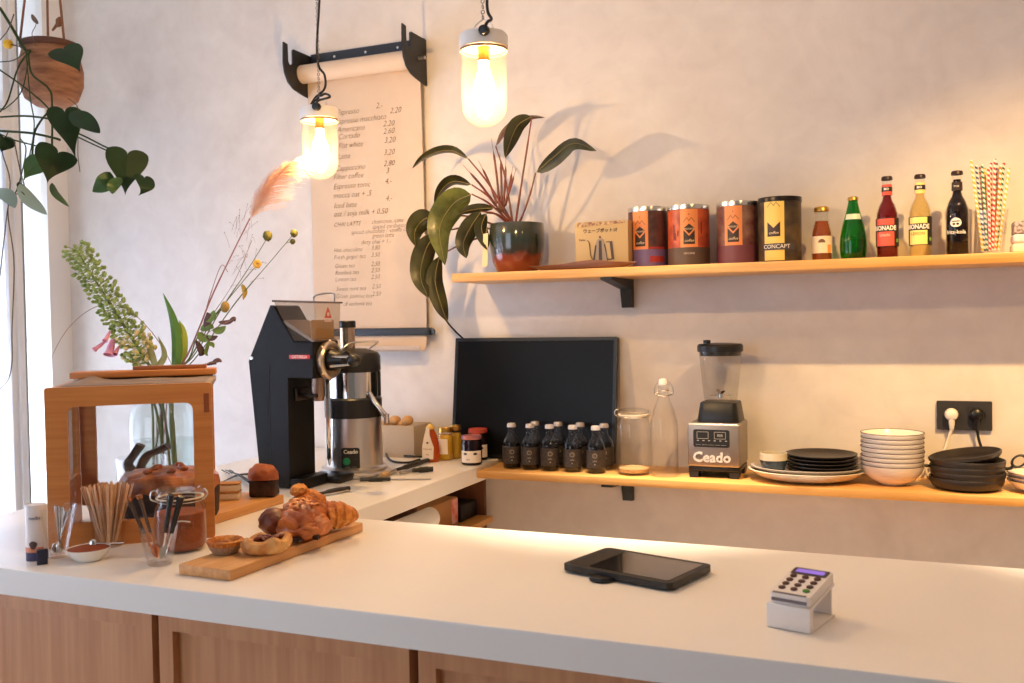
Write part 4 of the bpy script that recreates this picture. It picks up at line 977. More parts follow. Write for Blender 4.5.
lathe(bm, [(0, .0), (.006, 0), (.006, .0008), (0, .0008)], 12, M=Matrix.Translation((fx+.0012, .069, zc-.001)) @ Matrix.Rotation(pi/2, 4, 'Y')); box(bm, fx+.0002, fx+.0008, .05, .088, zc-.024, zc-.017); O('triangle_print', bm, mat('pale_sticker', (240, 214, 204), .5), lg)
# adjusting collar and dosing knob on the front of the head
hxf = gp(313, 360)[0]; yc = GD*.52; zc = gp(315, 361)[1]
MX = lambda x, y, z: Matrix.Translation((x, y, z)) @ Matrix.Rotation(pi/2, 4, 'Y')
bm = BM(); lathe(bm, [(.034, .0005), (.056, .0005), (.058, .006), (.058, .018), (.053, .024), (.046, .024), (.042, .012), (.034, .012)], 48, closed=True, M=MX(hxf, yc, zc)); 
for k in range(8):
    a = 2*pi*k/8; blob(bm, (hxf+.012, yc+.058*cos(a), zc+.058*sin(a)), (.007, .006, .006), 1)
O('adjusting_collar', bm, mat('warm_aluminium', (206, 188, 166), .3, .9), t, 'aluminium ring')
bm = BM(); lathe(bm, [(0, .0), (.033, .0), (.033, .03), (.026, .042), (.026, .07), (0, .072)], 32, M=MX(hxf, yc, zc)); O('dosing_hub', bm, M_blackpl, t)
bm = BM(); tube(bm, [(hxf+.04, yc-.03, zc+.012), (hxf+.105, yc-.036, zc+.010)], .004, 8); tube(bm, [(hxf+.035, yc-.032, zc-.018), (hxf+.11, yc-.036, zc-.012)], .004, 8); O('hub_pin', bm, M_chrome, t)
bm = BM(); blob(bm, (hxf+.115, yc-.03, zc+.0), (.022, .02, .02), 2); O('knob', bm, M_blackpl, t)
zs = gp(320, 403)[1]; zt_ = gp(320, 379)[1]
bm = BM(); lathe(bm, [(.013, zs), (.017, zs), (.022, zs+.02), (.022, zt_), (.019, zt_), (.018, zs+.02)], 28, closed=True, M=Matrix.Translation((gp(305, 390)[0], GD*.5, 0))); O('spout', bm, mat('dull_steel', (150, 130, 116), .32, 1.), t)
bm = BM(); tube(bm, [(gp(289, 395)[0], GD*.5-.02, zs+.022), (gp(300, 395)[0], GD*.5-.026, zs+.016), (gp(309, 395)[0], GD*.5-.024, zs+.018)], .006, 8, 10); box(bm, gp(288.2, 395)[0], gp(291, 395)[0], GD*.2, GD*.8, zs+.002, zs+.04, .003); O('filter_fork', bm, mat('dark_steel', (70, 66, 64), .35, 1.), t)
bm = BM(); box(bm, gp(288.6, 450)[0], gp(288.6, 450)[0]+.0008, GD*.78, GD*.93, gp(290, 457)[1], gp(290, 440)[1]); O('paper_tag', bm, mat('cream_tag', (232, 206, 160), .6), t, 'cream paper tag')
# grounds tray in front of the grinder foot
p = onZ(334, 479, CT)
t = O('tamping_tray', (lambda b: (box(b, -.075, .062, -.045, .045, .0004, .022, .009, 3), b)[1])(BM()), M_blackpl, loc=(p.x+.012, p.y-.03, CT))
tag(t, 'black rounded tray between the coffee grinder and the juicer', 'tray')

# juicer
P = base(355, 480, CT, .118); s = sc(P); P.z = CT
t = thing('juicer', 'steel and black centrifugal juicer beside the coffee grinder', 'juicer', P, face(P))
k = .98
bm = BM(); lathe(bm, [(0, .0004), (.118, .0004), (.121, .004), (.121, .012), (.112, .018), (0, .018)], 56); O('base_plate', bm, M_steel, t)
zb_ = lambda y: (475-y)/s
bm = BM(); lathe(bm, [(0, .0182), (.108, .0182), (.108, .028), (.0945, .034), (.0915, zb_(417)), (0, zb_(417))], 56); O('motor_housing', bm, M_steel, t)
bm = BM(); lathe(bm, [(0, zb_(417)+.0003), (.0935, zb_(417)+.0003), (.0945, zb_(399)), (.09, zb_(397.5)), (0, zb_(397.5))], 56); O('black_band', bm, M_blackpl, t)
bm = BM(); lathe(bm, [(0, zb_(397.4)), (.080, zb_(397.4)), (.080, zb_(372.5)), (0, zb_(372.5))], 48); O('juice_bowl', bm, M_chrome, t)
for sx_ in (-1, 1):
    bm = BM(); box(bm, sx_*.086-.0055, sx_*.086+.0055, -.016, .016, zb_(397.4), zb_(372), .004); O('clamp_post', bm, M_blackpl, t)
bm = BM(); lathe(bm, [(0, zb_(372)), (.0915, zb_(372)), (.093, zb_(370)), (.092, zb_(357)), (.085, zb_(353.5)), (.05, zb_(349.5)), (.03, zb_(349)), (0, zb_(349))], 48); O('lid', bm, M_blackpl, t)
bm = BM(); lathe(bm, [(.0245, zb_(349)+.0005), (.0245, zb_(328.5)), (.022, zb_(328.5)), (.022, zb_(349)+.0005)], 32, closed=True, M=Matrix.Translation((-.014, 0, 0))); O('feed_tube', bm, mat('bronzed_steel', (196, 172, 146), .25, 1.), t)
bm = BM(); lathe(bm, [(0, zb_(332)), (.0215, zb_(332)), (.0215, zb_(328.4)), (.0275, zb_(328.3)), (.0275, zb_(322.5)), (.025, zb_(321.5)), (0, zb_(321.5))], 32, M=Matrix.Translation((-.014, 0, 0))); O('pusher', bm, M_blackpl, t)
bm = BM(); tube(bm, [(-.06, -.05, zb_(357)), (-.036, -.066, zb_(351)), (-.010, -.058, zb_(344)), (.040, -.03, zb_(342.5)), (.083, -.005, zb_(343)), (.072, -.005, zb_(346)), (.042, -.03, zb_(352.5))], .0032, 8, 40); O('wire_handle', bm, M_steel, t)
bm = BM(); tube(bm, [(.052, -.066, zb_(393)), (.066, -.080, zb_(401)), (.104, -.090, zb_(416))], [.0085, .0095, .0095], 16); tube(bm, [(.104, -.090, zb_(413)), (.105, -.091, zb_(422))], [.010, .0085], 14); O('juice_spout', bm, M_chrome, t)
# control panel and its marks, wrapped on the housing
M_pan_ = M_black
bm = BM(); r_ = .0935; x0 = -.012
poly = rrect(x0-.031, x0+.029, .028, .100, .008)
wrap_poly(bm, poly, r_, .0012); cp = O('control_panel', bm, M_pan_, t, 'black control panel')
text('Ceado', .0175, M_txtw, cp, bend=r_+.0015, th0=x0/r_, loc=(0, 0, .087), off=.0004)
bm = BM(); wrap_poly(bm, rrect(x0-.024, x0-.002, .045, .068, .009), r_+.0012, .003); O('start_button', bm, mat('green_button', (30, 140, 92), .4), cp, 'green button')
bm = BM(); wrap_poly(bm, rrect(x0+.008, x0+.02, .050, .064, .005), r_+.0012, .003); O('stop_button', bm, M_blackpl, cp)
text('START   STOP', .006, MATS['grey_print'], cp, bend=r_+.0015, th0=x0/r_, loc=(0, 0, .037))
bm = BM(); box(bm, -.088, -.073, -.066, -.060, zb_(458), zb_(372), .002); tube(bm, [(-.0805, -.066, zb_(456)), (-.0805, -.069, zb_(462))], [.007, .003], 10); O('clamp_arm', bm, M_chrome, t)
bm = BM(); tube(bm, [(-.0805, -.0665, zb_(446)), (-.0805, -.0675, zb_(458)), (-.0805, -.067, zb_(461))], [.0045, .005, .003], 8); O('clamp_tip', bm, M_blackpl, t)

# felt box of small potatoes behind the juicer
xr_ = onY(414, 440, -.16).x; hB2 = onY(405, 426, -.16).z-CT
t = thing('storage_box', 'grey-brown open box behind the juicer holding small potatoes', 'box', (xr_-.12, -.09, CT))
M_felt = mat('grey_felt', (186, 168, 146), .95, bump=.3, bscale=180)
bm = BM(); box(bm, -.12, .12, -.07, .07, .0004, .006)
for q in ((-.12, .12, -.07, -.064), (-.12, .12, .064, .07), (-.12, -.114, -.064, .064), (.114, .12, -.064, .064)): box(bm, *q, .006, hB2, .0015)
O('felt_walls', bm, M_felt, t)
bm = BM(); box(bm, -.1135, .1135, -.0635, .0635, .0065, hB2-.03); O('lining', bm, M_felt, t)
M_pot = mat('potato_skin', (202, 154, 98), .7, var=.12, vscale=30, bump=.1, bscale=60)
for i, (x, y, sz, w_) in enumerate(((395, 420.5, .021, 'left, showing above the rim'), (407.5, 420.5, .021, 'right, showing above the rim'), (386.5, 422.5, .016, 'beside the juicer spout'), (401.5, 424, .013, 'between the two larger ones'))):
    p = onY(x, y, -.1-.012*(i % 2))
    bm = BM(); blob(bm, (0, 0, 0), (sz*1.1, sz, sz*.9), 3, .18, 9, seed=i); o = O('potato', bm, M_pot, loc=(p.x, p.y, max(p.z, CT+hB2-.03+sz*.9)))
    tag(o, f'small tan potato in the grey-brown box, {w_}', 'potato', 'potatoes in the open box')
# black cable lying on the counter between the box and the honey
bm = BM(); pts = [onZ(x, y, CT+.0055) for x, y in ((384, 447), (398, 447.5), (416, 449), (424, 456), (414, 458), (400, 455), (390, 449.5), (386, 455), (392, 461), (408, 462.5), (420, 461))]
for i, p in enumerate(pts): p.z += .006*(i % 3 == 1)
tube(bm, pts, .004, 8, 70); tag(O('power_cable', bm, M_cable), 'black cable looping over the counter beside the honey bottle', 'cable')

# honey, jars
P = base(431, 463, CT, .032); h = (463-425)/sc(P); P.z = CT
t = thing('honey_bottle', 'squeeze bottle of amber honey with big white label', 'bottle', P, face(P))
pr = [(0, .0005), (.028, .0005), (.0315, .005), (.0325, h*.3), (.030, h*.5), (.022, h*.72), (.015, h*.82), (.014, h*.86)]
bm = BM(); lathe(bm, pr, 32, sy=.75); O('squeeze_body', bm, glass('honey_plastic', (232, 150, 70), .05, body=(206, 92, 30), bodyfac=.55), t)
bm = BM(); lathe(bm, [(0, h*.86), (.0165, h*.86), (.0165, h*.91), (.009, h*.96), (.006, h), (0, h)], 20); O('cap', bm, mat('yellow_cap', (222, 182, 90), .4), t)
bm = BM(); poly = [(-.0315, .012), (.008, .012), (.011, h*.4), (.004, h*.55), (-.003, h*.72), (-.004, h*.93), (-.014, h*.93), (-.024, h*.66), (-.030, h*.45)]
prism(bm, poly, -.0268, -.0250); l_ = O('label', bm, mat('white_label', (236, 226, 214), .6), t, 'white label')
text('Honey', .011, mat('label_brown', (150, 96, 70), .6), l_, loc=(-.011, -.0268, h*.36)); text('bio', .009, MATS['label_brown'], l_, loc=(-.011, -.0268, h*.22))
bm = BM(); prism(bm, [(-.015, h*.5), (-.008, h*.5), (-.008, h*.545), (-.015, h*.545)], -.0276, -.0268); O('label_mark', bm, M_txtk, l_)
def yjar(x0, x1, ytop, ybot, label, r, dy=0.):
    P = base((x0+x1)/2, ybot, CT, r+dy); P.z = CT; h = (ybot-ytop)/sc(P)
    t = thing('preserve_jar', label, 'jar', P, face(P), 'jars of yellow preserve')
    bm = BM(); lathe(bm, [(0, .0005), (r*.9, .0005), (r, .006), (r, h*.72), (r*.8, h*.82), (r*.8, h*.86)], 32); O('glass_body', bm, M_glassb, t)
    bm = BM(); lathe(bm, [(0, .003), (r*.88, .003), (r*.94, .008), (r*.94, h*.7), (r*.7, h*.78), (0, h*.78)], 32); O('preserve', bm, glass('yellow_preserve', (250, 216, 90), .03, body=(240, 196, 60), bodyfac=.5), t)
    bm = BM(); lathe(bm, [(0, h), (r*.8, h), (r*.86, h*.97), (r*.86, h*.85), (r*.81, h*.85)], 28); O('lid', bm, M_gold, t)
    return t, r, h
t, r, h = yjar(438, 454, 428, 461, 'preserve jar of yellow contents with white label behind the honey bottle', .028)
bm = BM(); wrap(bm, r+.0004, h*.2, h*.66, -1.1, .25, 16); O('label', bm, MATS['white_label'], t, 'white label')
yjar(449, 463, 427, 460.5, 'preserve jar of yellow contents without label beside the dark jam jar', .024, .03)
def jam(x, ytop, ybot, label, lidm, dy, lb=True):
    r = .0365; P = base(x, ybot, CT, r+dy); P.z = CT; h = (ybot-ytop)/sc(P)
    t = thing('jam_jar', label, 'jar', P, face(P)-.1, 'dark jam jars beside the screen')
    bm = BM(); lathe(bm, [(0, .0005), (r*.88, .0005), (r, .006), (r, h*.74), (r*.88, h*.83), (r*.88, h*.85)], 36); O('glass_body', bm, glass('jam_glass', (60, 26, 40), .05, body=(30, 12, 22), bodyfac=.8, edge=.6), t)
    bm = BM(); lathe(bm, [(0, h), (r*.88, h), (r*.95, h*.98), (r*.96, h*.87), (r*.9, h*.87)], 36); O('lid', bm, lidm, t)
    bm = BM(); wrap(bm, r+.0004, h*.10, h*.50, -1.15, 1.15, 24); l_ = O('label', bm, MATS['white_label'], t)
    bm = BM()
    for xx in (-.02, .016):
        q = []
        for k in range(12): a = 2*pi*k/12; q.append((xx+.0075*cos(a), h*.4+.0042*sin(a)))
        wrap_poly(bm, q, r+.0007)
    O('leaf_print', bm, mat('dark_leaf_print', (44, 46, 52), .6), l_)
    text('Jam', .0085, MATS['label_brown'], l_, bend=r+.001, loc=(0, 0, h*.22), th0=-.25)
jam(472, 436.5, 466, 'dark jam jar with blue rimmed lid, front one beside the screen', mat('blue_lid', (66, 72, 132), .4, rgb2=(190, 110, 84), vscale=16), 0)
jam(478.5, 433, 464, 'dark jam jar with red lid, behind the blue rimmed one', mat('red_lid', (186, 74, 58), .4), .075)

# brushes and knife lying in front of the juicer
def lying(name, label, cat, parts):
    """parts: list of (name, material, [(px, py)...], radii, z)"""
    p0 = onZ(*parts[0][2][0], CT); t = thing(name, label, cat, (p0.x, p0.y, CT))
    for nm, m, pts, rr, z, fl in parts:
        bm = BM(); tube(bm, [onZ(x, y, CT+z) for x, y in pts], rr, 12, 14, flat=fl); shift(bm, t); O(nm, bm, m, t)
M_bh = mat('worn_black_handle', (32, 31, 31), .5)
lying('cleaning_brush', 'black-handled brush lying diagonally in front of the juicer', 'brush', [('handle', M_bh, [(396, 470), (412, 465), (431, 459)], [.006, .0085, .0075], .010, None), ('ferrule', M_steel, [(388, 473), (396, 470)], [.008, .007], .009, None), ('bristles', mat('tan_bristles', (190, 160, 120), .9), [(381, 475.5), (388, 473)], [.010, .008], .0105, None)])
lying('cleaning_brush', 'short thick black brush handle in front of the honey bottle', 'brush', [('handle', M_bh, [(413, 470.5), (424, 469.5), (433, 469)], [.007, .0098, .0085], .0105, None), ('ferrule', M_steel, [(400, 472.5), (413, 470.5)], [.005, .0055], .007, None)])
lying('palette_knife', 'thin steel palette knife lying on the counter edge in front of the brushes', 'knife', [('blade', M_steel, [(390, 479), (431, 479)], [.0065, .0065], .0026, .16), ('handle', M_bh, [(360, 479.5), (376, 479), (390, 479)], [.006, .008, .006], .0085, None)])
# ================================================================== FRONT COUNTER, RIGHT
# tablet in its stand case
ZT = CT+.024
c = Vector((-.4909, -1.4009, 0)); rz = -.2851; Lx, Ly = .247, .1667
t = thing('tablet', 'black tablet in rugged case lying flat on the worktop', 'tablet', (c.x, c.y, CT), rz)
bm = BM(); prism(bm, rrect(-Lx/2, Lx/2, -Ly/2, Ly/2, .014), .0045, .017, plane='XY'); cs = O('case', bm, M_blackpl, t, smooth=30)
bv = cs.modifiers.new('bevel', 'BEVEL'); bv.width = .003; bv.segments = 3; bv.limit_method = 'ANGLE'
bm = BM(); prism(bm, rrect(-Lx/2+.004, Lx/2-.02, -Ly/2+.012, Ly/2-.006, .01), .0004, .0044, plane='XY'); O('stand_flap', bm, M_black, t)
bm = BM(); prism(bm, rrect(-Lx*.27, Lx/2-.014, -Ly/2+.014, Ly/2-.014,   .004), .0171, .0176, plane='XY'); O('screen', bm, mat('tablet_glass', (30, 24, 22), .06, spec=.8, coat=.6), t)
bm = BM(); prism(bm, rrect(-Lx/2+.010, -Lx*.28, -Ly/2+.012, Ly/2-.012, .006), .0171, .0175, plane='XY'); O('camera_band', bm, M_black, t)
bm = BM(); lathe(bm, [(0, .001), (.024, .001), (.026, .004), (.024, .009), (0, .009)], 24, M=Matrix.Translation((-Lx*.10, -Ly/2-.002, .0))); O('stand_knob', bm, M_blackpl, t)
# card reader on its white cradle
q = [onZ(766, 626.5, CT), onZ(812, 634, CT), onZ(837.5, 616, CT)]
ux = (q[1]-q[0]); rw_ = ux.length; rz = radians(-15.5); rd = (q[2]-q[1]).length
t = thing('card_reader', 'white card payment terminal standing in its sloped cradle', 'card reader', q[0], rz)
M_cr = mat('white_terminal_plastic', (232, 226, 222), .35)
hf, hb3 = .040, .057
bm = BM(); box(bm, 0, rw_, 0, .014, .0004, hf, .003); box(bm, 0, rw_, .014, rd, .0004, .005, .0015); box(bm, .004, rw_-.004, rd-.007, rd-.001, .005, hb3-.004, .0015)
prism(bm, [(.004, hf-.006), (rd+.004, hb3-.006), (rd+.004, hb3-.001), (.004, hf-.001)], .002, rw_-.002, plane='YZ'); O('cradle', bm, M_cr, t)
sl = math.atan2(hb3-hf, rd); Mx = Matrix.Translation((rw_/2, .006, hf)) @ Matrix.Rotation(sl, 4, 'X'); ln_ = rd/cos(sl)+.004
bm = BM(); prism(bm, rrect(-rw_/2+.003, rw_/2-.003, 0, ln_, .008), .0004, .0165, M=Mx, plane='XY'); tb = O('terminal', bm, M_cr, t, smooth=30)
bv = tb.modifiers.new('bevel', 'BEVEL'); bv.width = .003; bv.segments = 3; bv.limit_method = 'ANGLE'
bm = BM(); prism(bm, rrect(-rw_/2+.0065, rw_/2-.0065, ln_*.72, ln_-.006, .004), .0166, .0172, M=Mx, plane='XY'); dp = O('display', bm, mat('display_bezel', (44, 26, 40), .3), t, 'dark display window')
sm = bpy.data.materials.new('violet_screen'); sm.use_nodes = True; b_ = sm.node_tree.nodes['Principled BSDF']; b_.inputs['Base Color'].default_value = lin((120, 96, 190)); b_.inputs['Emission Color'].default_value = lin((140, 110, 220)); b_.inputs['Emission Strength'].default_value = .6
bm = BM(); prism(bm, rrect(-rw_/2+.013, rw_/2-.013, ln_*.79, ln_-.011, .001), .0172, .0176, M=Mx, plane='XY'); O('lit_screen', bm, sm, dp, 'lit violet screen')
M_key = mat('dark_key', (66, 26, 20), .45)
for r_i in range(4):
    for c_i in range(3):
        bm = BM(); lathe(bm, [(0, .0164), (.0058, .0164), (.0056, .0186), (.003, .0192), (0, .0193)], 16, M=Mx @ Matrix.Translation(((c_i-1)*rw_*.275, ln_*(.205+.145*r_i), 0)))
        O('key', bm, mat('green_key', (60, 120, 50), .45) if (r_i, c_i) == (0, 2) else M_key, t, 'green key' if (r_i, c_i) == (0, 2) else None)
bm = BM(); box(bm, -rw_/2+.009, rw_/2-.009, .001, .007, .0165, .0175, .0006, 1, Mx); box(bm, -rw_/2+.008, rw_/2-.008, -.0012, .0008, .004, .0095, .0004, 1, Mx); O('card_slot', bm, mat('grey_slot', (110, 104, 112), .4), t, 'grey card slot')

# ================================================================== PASTRY BOARD
ZB = CT+.022
b0, b1, b2 = onZ(173, 566, ZB), onZ(230, 570.5, ZB), onZ(363, 522.5, ZB)
bw = (b1-b0).length; bl = (b2-b1).length; rz = math.atan2((b2-b1).y, (b2-b1).x)-pi/2
t = O('pastry_board', (lambda b: (box(b, -bw, 0, 0, bl, .0005, .022, .0025), b)[1])(BM()), wood('pastry_board_wood', (218, 166, 108), (190, 132, 76), 5., 'Y', .5), loc=(b1.x, b1.y, CT), rot=(0, 0, rz))
tag(t, 'pale wooden serving board with croissants and tarts on the front worktop', 'board')
M_crust = mat('golden_crust', (226, 148, 60), .5, rgb2=(178, 94, 30), vscale=22, bump=.9, bscale=90)
M_crust2 = mat('glazed_crust', (206, 118, 46), .34, rgb2=(136, 58, 18), vscale=20, bump=.4, bscale=50, coat=.3)
M_pale = mat('pale_crust', (222, 172, 106), .6, rgb2=(190, 122, 60), vscale=26, bump=.35, bscale=70)
M_choc = mat('dark_chocolate', (44, 24, 18), .45, var=.2, vscale=40, bump=.2, bscale=90)
zB = ZB+.0006
def pbase(x, y, r): p = base(x, y, zB, r); p.z = zB; return p
P = pbase(225.5, 556.5, .034)
t = thing('small_tart', 'small round tart with brown filling at the front of the pastry board', 'tart', P, face(P))
n = 40; bm = BM(); rr = .036
def fluted(prof, seg, amp, nn): 
    b = BM(); vs = lathe(b, prof, seg)
    for v in vs:
        a = math.atan2(v.co.y, v.co.x); d = math.hypot(v.co.x, v.co.y); kk = 1+amp*cos(nn*a)*min(1, v.co.z/.012) if d > .02 else 1
        v.co.x *= kk; v.co.y *= kk
    return b
O('crust', fluted([(0, 0), (.024, 0), (.031, .012), (rr, .022), (rr*1.04, .027), (rr*.95, .030), (rr*.8, .025), (rr*.72, .016), (0, .016)], 72, .035, 18), M_crust, t)
bm = BM(); lathe(bm, [(.0, .0155), (rr*.73, .0165), (rr*.74, .020), (rr*.4, .0225), (0, .023)], 32); blob(bm, (.004, -.002, .022), (.012, .009, .005), 2, .3, 12); O('filling', bm, mat('brown_filling', (150, 76, 28), .35, var=.2, vscale=60, coat=.3), t)
bm = fluted([(0, -.0003), (.0245, -.0003), (.0318, .012), (.0345, .018), (.0350, .018), (.0322, .0118), (.0247, -.0001)], 72, .03, 36); O('foil_cup', bm, mat('grey_foil', (186, 166, 148), .4, .7), t)
P = pbase(266.5, 556.5, .036)
t = thing('nut_tart', 'oval pale tart topped with dark pecans on the pastry board', 'tart', P, face(P)+.15)
bm = BM(); vs = lathe(bm, [(0, 0), (.036, 0), (.047, .006), (.053, .018), (.051, .028), (.044, .033), (.036, .029), (.03, .024), (0, .023)], 64, sy=.74)
for v in vs:
    a = math.atan2(v.co.y, v.co.x); d = math.hypot(v.co.x, v.co.y)
    if d > .03 and v.co.z > .003: kk = 1+.05*sin(5*a+1)+.04*sin(9*a); v.co.x *= kk; v.co.y *= kk; v.co.z *= 1+.14*sin(4*a+.5)
O('crust', bm, M_pale, t)
bm = BM(); prism(bm, [(.026*cos(2*pi*i/20), .018*sin(2*pi*i/20)) for i in range(20)], .022, .027, plane='XY'); O('syrup', bm, mat('dark_syrup_glaze', (110, 52, 22), .2, coat=.4), t)
M_pec = mat('pecan', (112, 46, 30), .4, var=.3, vscale=60, bump=.4, bscale=120)
for x_, y_, a in ((-.016, -.002, .3), (-.004, -.012, 1.2), (.006, .006, 2.2), (.018, -.006, .8), (-.006, .013, 2.8), (.028, .004, .1)):
    bm = BM(); blob(bm, (0, 0, 0), (.0115, .007, .0055), 2, .35, 14, seed=x_*90); O('pecan', bm, M_pec, t, loc=(x_, y_, .0315), rot=(.2, 0, a))
# laminated pastries
def roll(bm, pts, rr, seg=28, n=40, ridge=.06, nr=9, flatten=.85, nz=.06, seed=0.):
    P_ = catmull(pts, n); rings = []
    for i, p in enumerate(P_):
        t_ = i/(n-1); T = (P_[min(i+1, n-1)]-P_[max(i-1, 0)]).normalized(); S = T.cross(Vector((0, 0, 1))).normalized(); U = S.cross(T)
        f = t_*(len(rr)-1); kk = int(min(f, len(rr)-2)); r0 = rr[kk]+(rr[kk+1]-rr[kk])*(f-kk)
        rdg = 1+ridge*(1-((t_*nr) % 1)*1.6) if nr else 1
        ring = []
        for j in range(seg):
            a = 2*pi*j/seg; q = p+(S*cos(a)+U*sin(a)*flatten)*r0*rdg
            q += (q-p)*(nz*noise.noise(q*45+Vector((seed, 0, 0)))*2.0+.05*noise.noise(q*150)+.10*abs(noise.noise(Vector((q.x*30, q.y*170, q.z*60)))))
            ring.append(bm.verts.new(q))
        rings.append(ring)
    for a, b in zip(rings, rings[1:]):
        for j in range(seg): bm.faces.new((a[j], a[(j+1) % seg], b[(j+1) % seg], b[j]))
    bm.faces.new(rings[0][::-1]); bm.faces.new(rings[-1])
P = pbase(304, 544, .046)
t = thing('chocolate_pastry', 'large glazed chocolate-filled pastry roll, frontmost of the tall pastries', 'pastry', P, face(P)+.12)
bm = BM()
pts = []
def pac(bm):
    # one folded parcel: flat under-layer, rolled top leaf lapping over it at a slant, torn crest
    blob(bm, (0, .008, .027), (.055, .062, .0275), 4, .16, 18, seed=3.)
    roll(bm, [(-.040, -.030, .036), (-.016, -.012, .046), (.012, .020, .050), (.034, .060, .042)], [.022, .037, .041, .028], nr=6, ridge=.09, flatten=.78, seed=8., nz=.1)
    roll(bm, [(.044, -.034, .028), (.026, -.010, .038), (.0, .030, .046), (-.02, .066, .038)], [.018, .030, .036, .024], nr=5, ridge=.09, flatten=.75, seed=15., nz=.1)
    blob(bm, (-.014, .012, .070), (.028, .030, .014), 3, .4, 20, seed=4.)
pac(bm)
for v in bm.verts: v.co.z = max(v.co.z, .0004)
o = O('layered_dough', bm, M_crust2, t, smooth=60)
for x_, z_, w_ in ((-.020, .011, .011), (.022, .013, .008)):
    bm = BM(); blob(bm, (x_, -.043, z_), (w_, .016, .0065), 3, .5, 30, seed=x_*50); O('chocolate_filling', bm, M_choc, t)
bm = BM()
for i in range(26):
    a, b2_ = random.uniform(-1, 1), random.uniform(-1, 1); blob(bm, (.034*a, .012+.04*b2_, .076+.008*(1-a*a)+random.uniform(-.002, .002)), (.0075, .005, .0016), 1, M=Matrix.Rotation(random.uniform(0, 3), 4, 'Z') @ Matrix.Rotation(random.uniform(-.4, .4), 4, 'X'))
o = O('almond_flakes', bm, mat('toasted_flakes', (226, 150, 84), .5), t); o['kind'] = 'stuff'
P = pbase(330, 534, .036)
t = O('croissant', BM(), M_crust); bpy.data.objects.remove(t)
bm = BM(); roll(bm, [(-.062, .02, .026), (-.03, -.004, .033), (.0, -.008, .036), (.034, .0, .033), (.060, .022, .024)], [.012, .028, .034, .029, .012], nr=9, ridge=.13, seed=2., nz=.09)
o = O('croissant', bm, M_crust, loc=P+Vector((0, 0, .0015)), rot=(0, 0, face(P)+.1), smooth=50); tag(o, 'crusty golden croissant at the right end of the pastry board', 'croissant')
P = pbase(275, 541, .075)
bm = BM(); blob(bm, (0, 0, .029), (.036, .036, .030), 4, .12, 14, seed=6.)
for v in bm.verts: v.co.z = max(v.co.z, .0004)
o = O('dark_bun', bm, mat('dark_bun_crust', (126, 60, 30), .4, rgb2=(84, 36, 20), vscale=16, bump=.3, bscale=60), loc=P); tag(o, 'round dark brown bun behind the pecan tart', 'bun')
P = pbase(306, 531, .085)
bm = BM(); roll(bm, [(-.05, .01, .036), (-.02, -.006, .044), (.012, -.006, .048), (.04, .012, .04)], [.016, .032, .038, .02], nr=7, ridge=.1, seed=12., nz=.09); 
for v in bm.verts: v.co.z = max(v.co.z, .0004)
blob(bm, (-.016, .0, .082), (.022, .02, .016), 3, .3, 16, seed=9.)
o = O('croissant', bm, M_crust, loc=P, rot=(0, 0, face(P)+.5), smooth=50); tag(o, 'golden croissant piled highest behind the glazed chocolate pastry', 'croissant')

# cake knife lying behind the pastries
p0 = onZ(320, 497, CT); p1 = onZ(349, 491.5, CT); p2 = onZ(292, 503, CT)
t = thing('cake_knife', 'cake knife with dark riveted handle lying behind the pastry board', 'knife', (p0.x, p0.y, CT))
bm = BM(); tube(bm, [p0+Vector((0, 0, .009)), p0.lerp(p1, .5)+Vector((0, 0, .011)), p1+Vector((0, 0, .0095))], [.0065, .009, .0085], 12, 12, flat=.8); shift(bm, t); O('handle', bm, M_bh, t)
bm = BM(); tube(bm, [p0.lerp(p1, -.03)+Vector((.004, -.006, .006)), p1.lerp(p0, .02)+Vector((.004, -.0075, .006))], .0022, 8, 6); shift(bm, t); O('tang', bm, M_chrome, t)
bm = BM(); tube(bm, [p0.lerp(p1, .06)+Vector((0, 0, .009)), p0+Vector((0, 0, .006)), p2+Vector((0, 0, .0025))], [.004, .010, .008], 10, 10, flat=.16); shift(bm, t); O('blade', bm, M_chrome, t)

# ================================================================== CAKE BOARD AND CAKES
BX0, BX1, BY0, BY1 = -1.80, -1.61, -1.475, -1.02
t = O('cake_board', (lambda b: (box(b, BX0, BX1, BY0, BY1, CT+.0005, CT+.024, .0025), b)[1])(BM()), wood('cake_board_wood', (214, 158, 94), (186, 126, 68), 5., 'Y', .5))
tag(t, 'wooden board running out of the display case with cakes on it', 'board')
ZC = CT+.0245
pc_ = Vector((-1.702, -1.362, ZC)); s_ = sc(pc_); rc_ = .119
t = thing('chocolate_cake', 'round dark chocolate cake with caramel glaze inside the display case', 'cake', pc_, face(pc_))
hck = .118
bm = BM(); lathe(bm, [(0, 0), (rc_*.93, 0), (rc_*.97, .01), (rc_, hck*.55), (rc_*.99, hck*.72), (rc_*.9, hck*.84), (0, hck*.86)], 64)
for v in bm.verts:
    kk = 1+.025*noise.noise(v.co*28); v.co.x *= kk; v.co.y *= kk
O('sponge', bm, mat('chocolate_sponge', (66, 34, 22), .7, rgb2=(38, 18, 12), vscale=40, bump=.5, bscale=120), t)
bm = BM(); lathe(bm, [(rc_*1.0, hck*.66), (rc_*1.02, hck*.72), (rc_*.99, hck*.86), (rc_*.9, hck*.96), (rc_*.6, hck), (0, hck*1.01), (0, hck*.87), (rc_*.89, hck*.845), (rc_*.985, hck*.725)], 64)
for v in bm.verts:
    d = noise.noise(v.co*34); a = math.atan2(v.co.y, v.co.x); v.co.z += .006*d
    if v.co.z < hck*.74 and math.hypot(v.co.x, v.co.y) > rc_*.98: v.co.z -= .012*max(0, sin(7*a)+.4*sin(13*a))
O('caramel_glaze', bm, mat('caramel_glaze', (206, 122, 54), .4, rgb2=(136, 68, 28), vscale=26, bump=.5, bscale=70, coat=.25), t)
